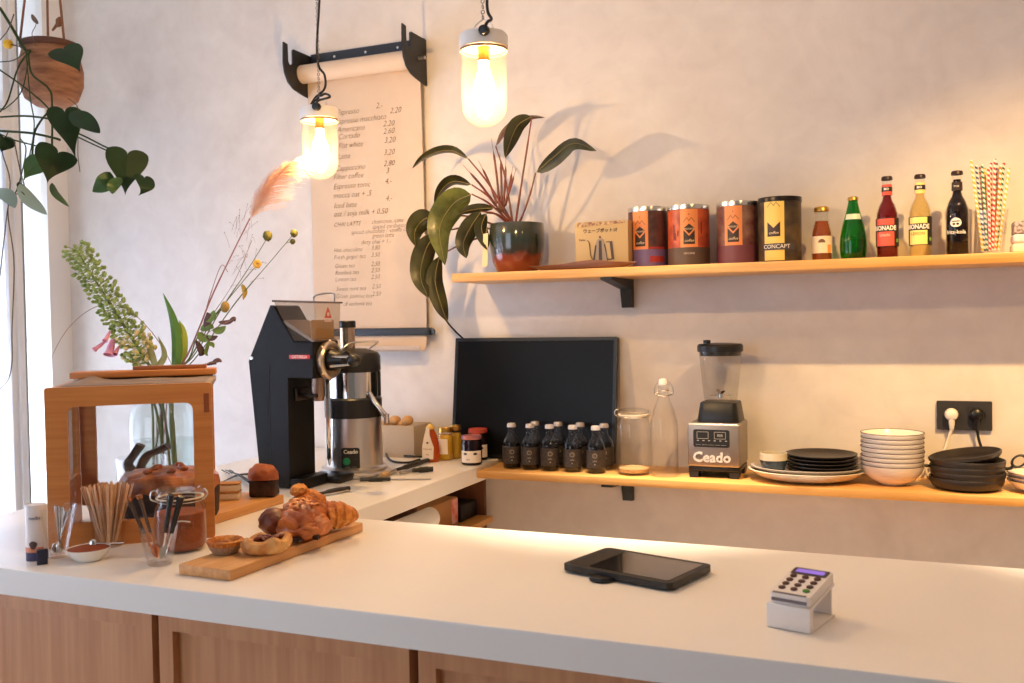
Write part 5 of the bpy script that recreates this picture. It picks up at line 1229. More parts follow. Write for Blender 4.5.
for i in range(7):
    a = i*.9+.3; bm = BM(); blob(bm, (0, 0, 0), (.011, .009, .006), 2, .5, 16, seed=i*2.); O('caramel_chunk', bm, mat('dark_caramel', (150, 80, 36), .5), t, loc=(rc_*.66*cos(a)*(.4+.6*((i*37) % 10)/10), rc_*.66*sin(a)*(.4+.6*((i*37) % 10)/10), hck*1.01+.004))
# slice
P = onZ(264, 496, ZC); 
t = thing('cake_slice', 'upright slice of dark cake with orange brown dome on the cake board', 'cake slice', P, face(P)-.25)
def softbox(bm, x0, x1, y0, y1, z0, z1, amp, sd):
    vs = box(bm, x0, x1, y0, y1, z0, z1, .006, 3)
    bmesh.ops.subdivide_edges(bm, edges=bm.edges[:], cuts=2, use_grid_fill=True)
    for v in bm.verts: v.co += Vector((noise.noise(v.co*40+Vector((sd, 0, 0))), noise.noise(v.co*40+Vector((0, sd, 0))), 0))*amp
bm = BM(); softbox(bm, -.036, .036, -.024, .03, .0002, .046, .003, 1.); O('sponge', bm, MATS['chocolate_sponge'], t)
bm = BM(); blob(bm, (0, 0, 0), (.042, .033, .034), 4, .14, 12, seed=5.)
for v in bm.verts: v.co.z = max(v.co.z, -.010); v.co.x -= .1*v.co.z; v.co.z += .057
O('dome', bm, mat('orange_cake_dome', (172, 92, 44), .6, rgb2=(128, 58, 26), vscale=24, bump=.4, bscale=90), t)
# layered pale slice
P = onZ(228, 499, ZC)
t = thing('layered_slice', 'pale layered cream slice with brown lines beside the display case', 'cake slice', P, face(P)-.2)
z = .0002
for i in range(2):
    bm = BM(); box(bm, -.033, .033, -.02, .022, z, z+.018, .003); O('cream_layer', bm, mat('pale_cream', (226, 212, 192), .6), t); z += .0182
    bm = BM(); box(bm, -.034, .034, -.021, .023, z, z+.0045, .0015); O('biscuit_layer', bm, mat('biscuit', (186, 130, 72), .7, var=.15, vscale=60), t); z += .0047
# black serving tongs behind the slice
pts_a = [onZ(x, y, CT+.006) for x, y in ((222, 482), (232, 477.5), (240, 474.5), (254, 474))]; pts_b = [onZ(x, y, CT+.012) for x, y in ((227, 470.5), (234, 473), (240, 475.5), (250, 482))]
t = thing('serving_tongs', 'black crossed serving tongs lying on the counter behind the cake slice', 'tongs', (pts_a[0].x, pts_a[0].y, CT))
for pp in (pts_a, pts_b):
    bm = BM(); tube(bm, pp, [.003, .004, .006, .007], 10, 14, flat=.5); shift(bm, t); O('arm', bm, M_black, t)
bm = BM()
for k in (-1, 0, 1): tube(bm, [onZ(232, 473.5, CT+.012)+Vector((.004*k, .006*k, 0)), onZ(229, 471.5, CT+.012)+Vector((.006*k, .010*k, 0)), onZ(225.5, 470+.5*k, CT+.012)+Vector((.006*k, .011*k, 0))], .0018, 6, 8)
shift(bm, t); O('fork_end', bm, M_black, t)

# ================================================================== DISPLAY CASE
rzc = radians(38); FL = onZ(48.5, 550, CT); FL = Vector((FL.x, FL.y, CT)); ex = Vector((cos(rzc), sin(rzc), 0))
ray_ = ray(213.5, 470); 
# width so that the right edge meets its sight line
A_ = Matrix(((ex.x, -ray_.x), (ex.y, -ray_.y))); rhs = Vector((CAM.x-FL.x, CAM.y-FL.y)); wC = (A_.inverted() @ rhs)[0]
def zat(x, y, P2): d = ray(x, y); tt = ((P2-CAM).x*d.x+(P2-CAM).y*d.y)/(d.x**2+d.y**2); return CAM.z+d.z*tt
hC = zat(47, 388, FL)-CT; dC = .34
ix0, ix1, iz0, iz1 = .047, wC-.043, .055, hC-.045
t = thing('display_case', 'wooden-framed glass display case at the left of the counter', 'display case', FL, rzc)
bm = BM(); frame_panel(bm, 0, wC, .0005, hC, ix0, ix1, iz0, iz1, .006, .018, 0, .018); O('front_frame', bm, M_case, t, smooth=40)
bm = BM(); box(bm, ix0+.0005, ix1-.0005, .007, .010, iz0+.0005, iz1-.0005); O('front_pane', bm, M_glass, t)
bm = BM(); box(bm, wC-.018, wC-.006, -.0012, 0, hC-.07, hC-.025); O('joint_inlay', bm, mat('dark_case_inlay', (140, 70, 34), .5), t)
Ms = Matrix.Translation((0, 0, 0)) @ Matrix.Rotation(pi/2, 4, 'Z')
bm = BM(); frame_panel(bm, .019, dC, .0005, hC-.004, .03, dC-.012, .125, hC-.05, .004, .018, -.016, 0, Ms); O('side_frame', bm, M_case, t, smooth=40)
bm = BM(); box(bm, .0055, .0085, .0305, dC-.0125, .1255, hC-.0505); O('side_pane', bm, M_glass, t)
bm = BM(); frame_panel(bm, .0165, wC-.01, .036, hC+.004, .055, wC-.05, .085, hC-.035, .004, .018, dC-.0, dC+.016); O('back_frame', bm, M_case, t, smooth=40)
bm = BM(); box(bm, .0555, wC-.0505, dC+.0065, dC+.0095, .0855, hC-.0355); O('back_pane', bm, M_glass, t)
bm = BM(); box(bm, .0165, wC-.001, .0185, dC-.001, hC-.014, hC-.0005, .001); O('lid', bm, mat('taupe_board', (150, 132, 118), .6), t)
bm = BM(); box(bm, .005, wC-.0, dC-.06, dC+.03, hC+.0045, hC+.020, .002); O('back_rail', bm, M_case, t)
bm = BM(); box(bm, wC*.42, wC*.93, dC-.02, dC+.02, hC+.0205, hC+.030, .001); O('top_strip', bm, mat('dark_case_strip', (150, 92, 46), .5), t)
bm = BM(); 
rows = []
for i in range(26):
    u_ = i/25; x_ = .03+u_*(wC-.045); lift = .014*math.exp(-((u_-.1)/.07)**2)+.002*sin(u_*14)
    rows.append([bm.verts.new((x_, y_, hC+.0006+lift*(y_/dC)**2*(1 if y_ < dC*.78 else 1))) for y_ in (.03, dC*.3, dC*.55, dC*.72, dC*.8)])
for a, b in zip(rows, rows[1:]):
    for k in range(4): bm.faces.new((a[k], a[k+1], b[k+1], b[k]))
thicken(bm, .0012); o = O('case_cloth', bm, mat('taupe_leather', (136, 116, 100), .7, rgb2=(112, 92, 78), vscale=10)); o.parent = t

# ================================================================== FRONT COUNTER, LEFT: JARS, CUPS
def cup(name, label, cat, x, yb, r0, r1, h, m=M_glass, wall=.002, rz=0., seg=36, thick=.006):
    P = base(x, yb, CT, r0); P.z = CT
    t = thing(name, label, cat, P, face(P))
    bm = BM(); lathe(bm, [(0, .0004), (r0*.94, .0004), (r0, .003), (r1, h), (r1-wall, h), (r0-wall, thick+.002), (0, thick)], seg); O('tumbler', bm, m, t)
    return t, P
M_wood_st = mat('pale_stick_wood', (232, 184, 140), .6, var=.1, vscale=50)
M_ptop = None
# glass of wooden stir sticks
t, P = cup('stick_glass', 'clear glass packed with flat wooden stir sticks', 'glass', 109, 549, .031, .042, .10)
st0 = None; ns = 44
for i in range(ns):
    a = i*2.39996; q = math.sqrt((i+.5)/ns); bx, by = .017*q*cos(a), .017*q*sin(a); tx, ty = .056*q*cos(a), .034*q*sin(a)
    L_ = .135+.006*random.random(); d = Vector((tx-bx, ty-by, .12)).normalized()
    rot = d.to_track_quat('Z', 'Y').to_euler(); loc = Vector((P.x, P.y, CT+.0075))+Matrix.Rotation(face(P), 3, 'Z') @ Vector((bx, by, 0))
    d2 = Matrix.Rotation(face(P), 3, 'Z') @ d; rot = (d2.to_track_quat('Z', 'Y') @ Matrix.Rotation(random.uniform(-.5, .5), 3, 'Z').to_quaternion()).to_euler()
    if st0 is None:
        bm = BM(); prism(bm, rrect(-.003, .003, 0, .138, .0029), -.0008, .0008); st0 = O('stir_stick', bm, M_wood_st, loc=loc, rot=rot)
        tag(st0, 'flat wooden stir stick packed in the glass in front of the display case', 'stir stick', 'wooden stir sticks in the glass')
    else:
        o = st0.copy(); COL.objects.link(o); o.location = loc; o.rotation_euler = rot
# glass of teaspoons at the left
def spoon(label, T, Bp, group, mh, mb, twist=0., hr=.0035, flat=.4):
    """handle end T up, bowl end Bp down, world points"""
    d = (T-Bp); L_ = d.length
    t = thing('teaspoon', label, 'spoon', Bp, 0, group, rot=(d.to_track_quat('Z', 'Y') @ Matrix.Rotation(twist, 3, 'Z').to_quaternion()).to_euler())
    bm = BM(); tube(bm, [(0, 0, L_*.42), (0, 0, L_*.7), (0, 0, L_*.97), (0, 0, L_)], [hr*.8, hr, hr*1.25, hr*.8], 10, 12, flat=flat); O('handle', bm, mh, t)
    bm = BM(); tube(bm, [(0, 0, L_*.43), (0, 0, L_*.3), (0, 0, L_*.2)], [.0022, .002, .0026], 8, 8)
    vs = blob(bm, (0, 0, L_*.115), (.0105, .0035, L_*.115), 3)
    for v in vs:
        if v.co.y < 0: v.co.y *= -.55
    O('bowl', bm, mb, t); return t
t, P = cup('spoon_glass', 'flared clear glass of steel teaspoons at the far left beside the display case', 'glass', 58, 559, .017, .042, .112)
for i, (x, y, lb) in enumerate(((56.5, 506, 'leftmost steel teaspoon in the flared glass at far left'), (62, 507, 'steel teaspoon in the middle of the flared glass at far left'), (71, 508, 'steel teaspoon leaning right in the flared glass at far left'), (66.5, 511, 'shorter steel teaspoon behind the others in the flared glass at far left'))):
    Q = atd(x, y, (P-CAM).dot(FW)+(-.005, .0, -.004, .014)[i]); d = Q-P; bx_ = Vector((P.x, P.y, CT+.009))+Vector((.0075*cos(i*1.7), .0075*sin(i*1.7), 0))
    spoon(lb, Q, bx_, 'steel teaspoons in the flared glass', M_chrome, M_chrome, twist=i*.8, hr=.0042)
# white bowl of cocoa with a spoon
P = base(89, 563, CT, .028); P.z = CT; r = .0455; h = (562-550)/sc(P)*1.05
t = thing('cocoa_bowl', 'small white bowl heaped with cocoa powder in front of the stir sticks', 'bowl', P, face(P))
bm = BM(); lathe(bm, [(0, .0004), (r*.55, .0004), (r*.6, .003), (r*.85, h*.5), (r, h), (r*.965, h), (r*.8, h*.55), (0, .006)], 44); O('bowl_body', bm, M_white, t)
bm = BM(); lathe(bm, [(0, .0065), (r*.78, h*.56), (r*.93, h*.93), (r*.6, h*1.08), (.2*r, h*1.16), (0, h*1.17)], 40); O('cocoa', bm, mat('cocoa_powder', (140, 66, 30), .9, bump=.3, bscale=200, var=.1, vscale=80), t)
A0, A1 = onZ(105, 549.5, CT+h), onZ(124, 542.5, CT+h+.006)
A0 = Vector((P.x, P.y, CT+h*1.12))+(A1-Vector((P.x, P.y, CT+h))).normalized()*.02; A0.z = CT+h*1.15
spoon('steel teaspoon lying in the white cocoa bowl', A1, A0-(A1-A0)*.35+Vector((0, 0, .004)), None, M_chrome, M_chrome, twist=1.5)
# small white canister with dark print and navy box at the far left
P = base(37.5, 562, CT, .021); P.z = CT; r = .0215; h = (562-506)/sc(P)
t = thing('canister', 'slim white cylinder with navy and orange print at the far left', 'canister', P, face(P))
bm = BM(); lathe(bm, [(0, .0004), (r, .0004), (r, h-.004), (r*.96, h), (0, h)], 36); O('tube_body', bm, mat('pinkish_white', (232, 220, 216), .5), t)
bm = BM(); wrap(bm, r+.0003, .002, h*.18, -1.5, 1.4, 24); O('navy_print', bm, mat('navy_print', (52, 46, 84), .5), t)
bm = BM(); wrap(bm, r+.0006, h*.17, h*.26, -1.4, .6, 20); O('orange_print', bm, mat('orange_print_band', (214, 130, 92), .5), t)
bm = BM(); wrap_poly(bm, [(-.008+.008*cos(2*pi*i/14)*(1+.2*sin(3*2*pi*i/14)), h*.3+.009*sin(2*pi*i/14)) for i in range(14)], r+.0009); O('bean_print', bm, mat('brown_bean_print', (86, 56, 48), .5), t)
text('melba', .010, mat('lilac_print', (96, 92, 128), .5), t, bend=r+.0005, th0=-.2, loc=(0, 0, h*.78), shear=.25)
p = base(42, 564.5, CT, .009); t = O('small_box', (lambda b: (box(b, -.0105, .0105, -.008, .008, .0004, .032, .0015), b)[1])(BM()), mat('navy_card', (28, 28, 52), .5), loc=(p.x+.006, p.y-.004, CT), rot=(0, 0, face(p)))
tag(t, 'tiny navy box standing in front of the slim white cylinder', 'box')
# clip-top jar of cocoa
P = base(181.5, 554.5, CT, .054); P.z = CT; r = .0555; h = (554.5-493.5)/sc(P)*1.02
t = thing('cocoa_jar', 'clip-top glass jar of brown cocoa powder in front of the display case', 'jar', P, face(P))
bm = BM(); lathe(bm, [(0, .004), (r*.8, .003), (r*.9, .0004), (r, .008), (r, h*.62), (r*.97, h*.70), (r*.86, h*.77), (r*.86, h*.83)], 48); O('glass_body', bm, M_glassb, t)
bm = BM(); lathe(bm, [(0, .005), (r*.86, .005), (r*.955, .012), (r*.955, h*.61), (r*.6, h*.63), (0, h*.64)], 40); O('cocoa', bm, mat('cocoa_powder_dark', (150, 80, 46), .9, bump=.2, bscale=160, var=.1, vscale=50), t)
bm = BM(); lathe(bm, [(r*.86, h*.835), (r*.94, h*.835), (r*.94, h*.855), (r*.86, h*.855)], 44, closed=True); O('rubber_ring', bm, MATS['cream_rubber'], t)
bm = BM(); lathe(bm, [(r*.92, h*.857), (r*.97, h*.89), (r*.95, h*.94), (r*.9, h*.985), (r*.8, h*.995), (r*.72, h*.96), (0, h*.955)], 44); O('lid', bm, M_glassb, t)
bm = BM(); ring_tube(bm, (0, 0, h*.79), r*.88, .0009, seg=40, rs=6); tube(bm, [(-r*.9, 0, h*.79), (-r*1.12, 0, h*.84), (-r*1.08, 0, h*.95), (-r*.93, 0, h*.97)], .0018, 6, 14); tube(bm, [(r*.9, -.01, h*.79), (r*1.06, -.012, h*.88), (r*.95, -.006, h*.96)], .0018, 6, 14)
tube(bm, [(-.02, -r*.98, h*.5), (0, -r*1.03, h*.53), (.02, -r*.98, h*.5)], .0016, 6, 12); O('wire_clip', bm, M_steel, t)
text('LE PARFAIT', .010, glass('embossed_glass', (235, 232, 226), .25), t, bend=r+.0004, loc=(0, 0, h*.42), ext=.0006)
# front glass with black handled and copper spoons
t, P = cup('spoon_glass', 'clear faceted glass with black and copper teaspoons in front of the cocoa jar', 'glass', 160, 567, .0255, .041, .083, seg=14)
cop = mat('copper_metal', (226, 150, 96), .2, 1.)
dd = (P-CAM).dot(FW)
for x, y, xb, lb, mh, tw in ((171, 494.5, 166, 'black handled teaspoon, left of the two leaning right in the front glass', M_blackpl, .2), (181, 496.5, 169, 'black handled teaspoon, right of the two leaning right in the front glass', M_blackpl, .9)):
    spoon(lb, atd(x, y, dd-.03), Vector((P.x, P.y, CT+.011))+RT*((xb-160)/480-.008), 'black handled teaspoons', mh, M_chrome, twist=tw, hr=.006, flat=.8)
for x, y, xb, lb, tw in ((129, 500, 156, 'copper ended teaspoon, left of the two leaning left in the front glass', .4), (139.5, 497, 159, 'copper ended teaspoon, right of the two leaning left in the front glass', 1.3)):
    t = spoon(lb, atd(x, y, dd-.005), Vector((P.x, P.y, CT+.012))+RT*((xb-160)/480-.004)+FW*.008, 'copper ended teaspoons', mat('smoky_steel', (120, 104, 96), .25, .9), cop, twist=tw, hr=.004, flat=.9)
    L_ = (atd(x, y, dd-.005)-t.location).length
    bm = BM(); tube(bm, [(0, 0, L_*.965), (0, 0, L_*.98), (0, 0, L_*1.03), (0, 0, L_*1.04)], [.004, .0068, .0068, .004], 12); O('end_cap', bm, cop, t, 'bright copper end')
# tumbler with black servers behind the cake
t_s = base(143, 492, CT, .03)
Pt = Vector((-1.90, -1.02, CT)); Pt = onZ(143, 507, CT); st_ = sc(Pt)
rt_ = 24/st_
t = thing('drinking_glass', 'clear tumbler with brown serving tools behind the chocolate cake', 'glass', Pt, face(Pt))
ht = (507-456.5)/st_
bm = BM(); lathe(bm, [(0, .0004), (rt_*.86, .0004), (rt_*.9, .004), (rt_, ht), (rt_-.0022, ht), (rt_*.88-.002, .012), (0, .010)], 36); O('tumbler', bm, M_glass, t)
dt = (Pt-CAM).dot(FW); M_srv = mat('dark_brown_leather', (52, 32, 28), .5)
for lb, pts in (('bent dark brown serving tool leaning left in the tumbler behind the cake', ((146, 498), (136, 476), (128, 465), (133, 456), (141, 444.5))), ('straight dark brown serving tool leaning right in the tumbler behind the cake', ((138, 498), (140, 470), (147, 456), (157, 451), (168, 446)))):
    w_ = [atd(x, y, dt+(.012 if 'bent' in lb else -.01)) for x, y in pts]; o = O('serving_tool', (lambda b: (tube(b, w_, [.010, .017, .019, .018, .019], 12, 22, flat=.4), b)[1])(BM()), M_srv)
    tag(o, lb, 'tool', 'serving tools in the tumbler')
# ================================================================== POTTED PHILODENDRON ON THE UPPER SHELF
M_lf = mat('philodendron_leaf', (58, 60, 34), .3, rgb2=(36, 36, 22), vscale=14, coat=.2, spec=.35)
M_lf_red = mat('reddish_leaf', (104, 58, 40), .35, rgb2=(66, 48, 34), vscale=14, coat=.2)
M_pet = mat('red_petiole', (128, 56, 38), .4, rgb2=(92, 62, 40), vscale=12)
Pp = onY(517.5, 268, -.145); Pp = Vector((Pp.x, -.145, US)); r = wid(489.5, 545.5, Pp)/2; h = onY(517.5, 224, -.145).z-US
t = thing('potted_philodendron', 'dark-leaved potted plant in a glazed green and rust pot on the upper shelf', 'plant', Pp)
def glaze():
    m = bpy.data.materials.new('two_tone_glaze'); m.use_nodes = True; nt = m.node_tree; N = nt.nodes; L = nt.links; b = N['Principled BSDF']
    tc = N.new('ShaderNodeTexCoord'); sp = N.new('ShaderNodeSeparateXYZ'); L.new(tc.outputs['Object'], sp.inputs[0])
    nz = N.new('ShaderNodeTexNoise'); nz.inputs['Scale'].default_value = 22; nz.inputs['Detail'].default_value = 5; L.new(tc.outputs['Object'], nz.inputs['Vector'])
    ad = N.new('ShaderNodeMath'); ad.operation = 'MULTIPLY_ADD'; ad.inputs[1].default_value = .05; L.new(nz.outputs['Fac'], ad.inputs[0]); L.new(sp.outputs['Z'], ad.inputs[2])
    mr = N.new('ShaderNodeMapRange'); mr.inputs['From Min'].default_value = .055; mr.inputs['From Max'].default_value = .19; L.new(ad.outputs[0], mr.inputs['Value'])
    cr = N.new('ShaderNodeValToRGB'); e = cr.color_ramp.elements; e[0].position = 0; e[0].color = lin((128, 58, 34)); e[1].position = 1; e[1].color = lin((52, 58, 50))
    for p_, c in ((.2, (118, 52, 32)), (.3, (58, 52, 44)), (.6, (36, 50, 48)), (.9, (58, 60, 48))): q = e.new(p_); q.color = lin(c)
    L.new(mr.outputs[0], cr.inputs['Fac']); L.new(cr.outputs['Color'], b.inputs['Base Color']); b.inputs['Roughness'].default_value = .14; b.inputs['Coat Weight'].default_value = .6
    return m
bm = BM(); lathe(bm, [(0, .0004), (r*.66, .0004), (r*.72, .004), (r*.9, h*.25), (r*.99, h*.55), (r, h*.75), (r*.97, h-.003), (r*.95, h), (r*.91, h-.002), (r*.92, h*.7), (0, h*.7)], 56); O('pot', bm, glaze(), t)
bm = BM(); lathe(bm, [(0, h*.84), (r*.5, h*.85), (r*.915, h*.83), (r*.915, h*.71), (0, h*.705)], 32); O('soil', bm, mat('potting_soil', (52, 38, 30), .95, bump=.6, bscale=120), t)
C0 = lambda x, y: (400+x/2.625, 80+y/2.625)
crown = Vector((Pp.x, -.145, US+h*.85))
def pp(x, y, Y): X_, Y_ = C0(x, y); return onY(X_, Y_, Y)
def to(bm, o): bmesh.ops.transform(bm, matrix=Matrix.Translation(-o.location), verts=bm.verts)
leaves = [  # spine in crop pixels, depth at start and end, width px, tilt, colour
    ([(178, 206), (140, 186), (100, 188), (60, 206), (32, 232)], -.20, -.26, 38, 1.0, M_lf),
    ([(345, 96), (310, 118), (290, 160), (276, 204)], -.20, -.24, 46, .35, M_lf),
    ([(252, 172), (268, 138), (300, 108), (345, 96), (380, 98)], -.17, -.20, 30, 1.0, M_lf_red),
    ([(358, 242), (400, 206), (455, 166), (516, 186)], -.20, -.25, 52, .75, M_lf),
    ([(186, 274), (140, 266), (108, 290), (90, 332)], -.22, -.26, 44, .9, M_lf),
    ([(186, 300), (140, 325), (104, 390), (118, 486)], -.25, -.30, 80, .25, M_lf),
    ([(88, 356), (60, 368), (40, 395), (40, 436)], -.24, -.27, 62, .4, M_lf),
    ([(92, 404), (66, 450), (54, 515), (74, 572)], -.23, -.26, 62, .3, M_lf),
    ([(104, 462), (92, 525), (108, 590), (124, 634)], -.21, -.24, 50, .4, M_lf),
    ([(212, 346), (186, 385), (166, 430), (174, 468)], -.22, -.25, 52, .3, M_lf),
    ([(226, 350), (214, 385), (222, 420), (228, 446)], -.20, -.23, 40, .5, M_lf),
    ([(246, 336), (210, 338), (176, 344), (154, 352)], -.22, -.25, 34, .8, M_lf),
]
mat('bright_leaf', (92, 98, 44), .26, rgb2=(58, 66, 32), vscale=18, coat=.3, spec=.4)
for i, (sp, y0, y1, w_, ti, m) in enumerate(leaves):
    n = len(sp); pts = [pp(x, y, y0+(y1-y0)*k/(n-1)) for k, (x, y) in enumerate(sp)]
    bm = BM(); leaf3(bm, pts, w_/2.625/sc(pts[0]), 16, ti, .12, 'ovate'); thicken(bm, .0008); to(bm, t); lf = O('leaf', bm, MATS['bright_leaf'] if i == 5 else m, t, smooth=60)
    rib = catmull(pts, 16); bm = BM(); tube(bm, [q_-(q_-CAM).normalized()*.0012 for q_ in rib], [.0016, .0005], 6); to(bm, t); O('midrib', bm, mat('leaf_midrib', (126, 112, 62), .4), lf)
    a = pts[0]; mid = crown.lerp(a, .55)+Vector((0, 0, .02 if i not in (3,) else -.01))
    st = crown+Vector((random.uniform(-.012, .012), random.uniform(-.01, .01), -.006))
    bm = BM(); tube(bm, [st, mid, a+(a-pts[1])*.04], [.0042, .0034, .0026], 8, 14); to(bm, t); O('petiole', bm, M_pet, t)
for (x0, y0), (x1, y1) in (((240, 154), (262, 340)), ((262, 190), (266, 340)), ((305, 232), (268, 345)), ((166, 224), (252, 330)), ((278, 200), (270, 340)), ((296, 226), (276, 330)), ((206, 212), (255, 325))):
    A, B = pp(x0, y0, -.17), pp(x1, y1, -.15); bm = BM(); tube(bm, [B, B.lerp(A, .5)+Vector((.003, 0, .003)), A], [.0052, .0042, .0008], 8, 12); to(bm, t); O('leaf_sheath', bm, M_pet, t)
# paper tag on a string at the pot rim
A = pp(226, 378, -.235)
bm = BM(); tube(bm, [Vector((Pp.x-r*.8, -.145-r*.5, US+h-.001)), pp(228, 388, -.225), pp(226, 404, -.225)], .0008, 6, 8); to(bm, t); O('tag_string', bm, mat('twine', (196, 170, 130), .9), t)
q = [pp(x, y, -.2255) for x, y in ((219, 404), (231, 402), (230, 488), (216, 492))]
bm = BM(); vs = [bm.verts.new(p) for p in q]; bm.faces.new(vs); thicken(bm, .0008); to(bm, t); O('paper_tag', bm, mat('cream_paper_tag', (226, 204, 160), .7), t, 'cream paper tag')

# ================================================================== HANGING PLANT AT THE WINDOW
HY = -.5
Pc = onY(51, 74, HY); rH = 30./sc(Pc)
t = thing('hanging_plant', 'trailing plant in a rough round brown pot hanging from strings by the window', 'plant', (Pc.x, HY, Pc.z))
bm = BM(); vs = lathe(bm, [(0, -1.1*rH), (.5*rH, -1.07*rH), (.82*rH, -.85*rH), (1.0*rH, -.35*rH), (1.0*rH, .15*rH), (.9*rH, .6*rH), (.82*rH, .95*rH), (.72*rH, .95*rH), (.78*rH, .6*rH), (.5*rH, .3*rH), (0, .3*rH)], 40)
for v in bm.verts: kk = 1+.04*noise.noise(v.co*30); v.co.x *= kk; v.co.y *= kk
O('pot', bm, mat('bark_pot', (168, 118, 84), .85, rgb2=(124, 82, 58), vscale=9, bump=.7, bscale=36, stretch=(1, 1, 5)), t, smooth=60)
bm = BM(); ring_tube(bm, (0, 0, .9*rH), .83*rH, .12*rH, seg=36, rs=8); O('rim', bm, mat('dark_bark_rim', (92, 58, 44), .8, bump=.5, bscale=60), t)
bm = BM(); lathe(bm, [(0, .66*rH), (.72*rH, .62*rH), (.72*rH, .5*rH), (0, .5*rH)], 24); O('soil', bm, MATS['potting_soil'], t)
def hpt(x, y, Y=HY): return onY(x, y, Y)
topz = 3.345
for (x, y, Yo) in ((64, 40, HY-.02), (20, 40, HY-.06), (48, 36, HY+.1)):
    a = hpt(x, y, Yo); bm = BM(); tube(bm, [a, a.lerp(Vector((Pc.x, HY, topz)), .3), Vector((Pc.x, HY, topz))], .0045, 8, 20); to(bm, t); O('hanging_string', bm, mat('brown_string', (128, 86, 62), .9), t)
a = hpt(59, 22, HY-.02); bm = BM(); blob(bm, a, (.012, .012, .02), 2, .3); tube(bm, [a, a+Vector((-.03, -.005, -.03))], [.007, .004], 8); to(bm, t); O('string_knot', bm, MATS['brown_string'], t)
M_v = mat('vine_stem', (54, 66, 34), .7, spec=.15); M_v2 = mat('dry_vine', (96, 78, 62), .7)
vines = [([(0, 8), (10, 24), (24, 48), (30, 52)], .0075, M_v), ([(30, 50), (18, 68), (8, 100), (0, 112)], .004, M_v), ([(0, 70), (20, 84), (40, 100), (48, 108)], .004, M_v), ([(28, 54), (32, 74), (48, 88), (52, 102), (52, 152)], .005, M_v),
    ([(0, 117), (26, 116), (52, 119)], .005, M_v), ([(0, 131), (30, 133), (54, 138), (60, 140)], .006, M_v), ([(48, 112), (40, 122), (34, 135), (32, 160)], .005, M_v), ([(26, 52), (30, 96), (34, 130), (24, 180)], .0028, M_v),
    ([(66, 128), (86, 137), (108, 148), (124, 152)], .0042, M_v), ([(60, 128), (84, 140), (110, 152)], .0036, M_v), ([(68, 98), (78, 108), (80, 130)], .0022, M_v2), ([(0, 134), (14, 140), (36, 146), (44, 150)], .0036, M_v),
    ([(8, 132), (2, 150), (10, 180), (8, 215), (14, 262), (12, 330), (12, 362), (8, 380), (0, 389)], .003, M_v2), ([(14, 140), (20, 170), (24, 190), (10, 200), (4, 240), (0, 276)], .003, M_v2), ([(20, 138), (26, 150), (20, 180), (14, 196), (8, 205)], .003, M_v),
    ([(28, 50), (14, 60), (0, 62)], .0026, M_v), ([(36, 46), (32, 34), (36, 24), (32, 16)], .0018, M_v2), ([(78, 138), (78, 156), (80, 172)], .002, M_v2), ([(30, 50), (22, 90), (6, 108), (0, 109)], .0028, M_v), ([(0, 40), (8, 30), (14, 14)], .003, M_v2)]
for k, (pts, rr, m) in enumerate(vines):
    Yk = HY-.12-.012*(k % 4); 
    bm = BM(); tube(bm, [hpt(x, y, Yk) for x, y in pts], rr*.75, 7, 40); to(bm, t); O('vine', bm, m, t)
M_hl = mat('vine_leaf', (28, 54, 22), .5, spec=.25, rgb2=(20, 40, 17), vscale=9); M_hl2 = mat('young_vine_leaf', (70, 104, 46), .4, rgb2=(52, 84, 38), vscale=9); M_pale = mat('pale_leaf_underside', (150, 172, 160), .5)
hl = [([(62, 47), (72, 58), (82, 75)], 33, .3, M_hl, 'heart'), ([(64, 108), (68, 130), (77, 163)], 34, .2, M_hl, 'heart'), ([(70, 112), (84, 120), (100, 133)], 20, .4, M_hl, 'ovate'), ([(60, 150), (50, 166), (47, 186)], 40, .2, M_hl, 'heart'),
      ([(42, 160), (30, 170), (22, 182)], 22, .3, M_hl2, 'heart'), ([(128, 150), (126, 172), (125, 199)], 41, .15, M_hl, 'heart'), ([(144, 176), (146, 188), (137, 197)], 20, .4, M_hl, 'heart'), ([(110, 172), (104, 184), (93, 192)], 18, .3, M_hl2, 'ovate'), ([(122, 178), (113, 186), (112, 194)], 12, .4, M_hl2, 'ovate'),
      ([(20, 184), (30, 200), (47, 215)], 15, .5, M_pale, 'ovate'), ([(52, 183), (56, 194), (69, 207)], 9, .7, M_hl2, 'ovate'), ([(4, 136), (4, 146), (0, 153)], 22, .3, M_hl, 'heart'), ([(0, 188), (8, 196), (15, 208)], 16, .4, M_pale, 'ovate'), ([(18, 182), (24, 190), (26, 196)], 9, .6, M_hl, 'ovate'), ([(32, 14), (35, 20), (38, 24)], 5, .5, M_v2, 'ovate'), ([(100, 187), (96, 190), (92, 191)], 5, .6, M_hl, 'ovate')]
for k, (sp, w_, ti, m, shp) in enumerate(hl):
    Yk = HY-.14-.012*(k % 5); pts = [hpt(x, y, Yk-.012*j) for j, (x, y) in enumerate(sp)]
    bm = BM(); (heart(bm, pts, w_/sc(pts[0]), ti) if shp == 'heart' else leaf3(bm, pts, w_/sc(pts[0]), 16, ti, .06, shp)); thicken(bm, .001); to(bm, t); O('leaf', bm, m, t, smooth=60)
p = hpt(8, 44, HY-.12); bm = BM(); blob(bm, p, (.018, .018, .018), 3, .1, 20); to(bm, t); O('yellow_bloom', bm, mat('yellow_flower', (236, 186, 44), .6), t, 'small yellow ball flower')
bm = BM(); tube(bm, [p, hpt(18, 46, HY-.12), hpt(28, 50, HY-.12)], .003, 6, 8); to(bm, t); O('vine', bm, M_v2, t)

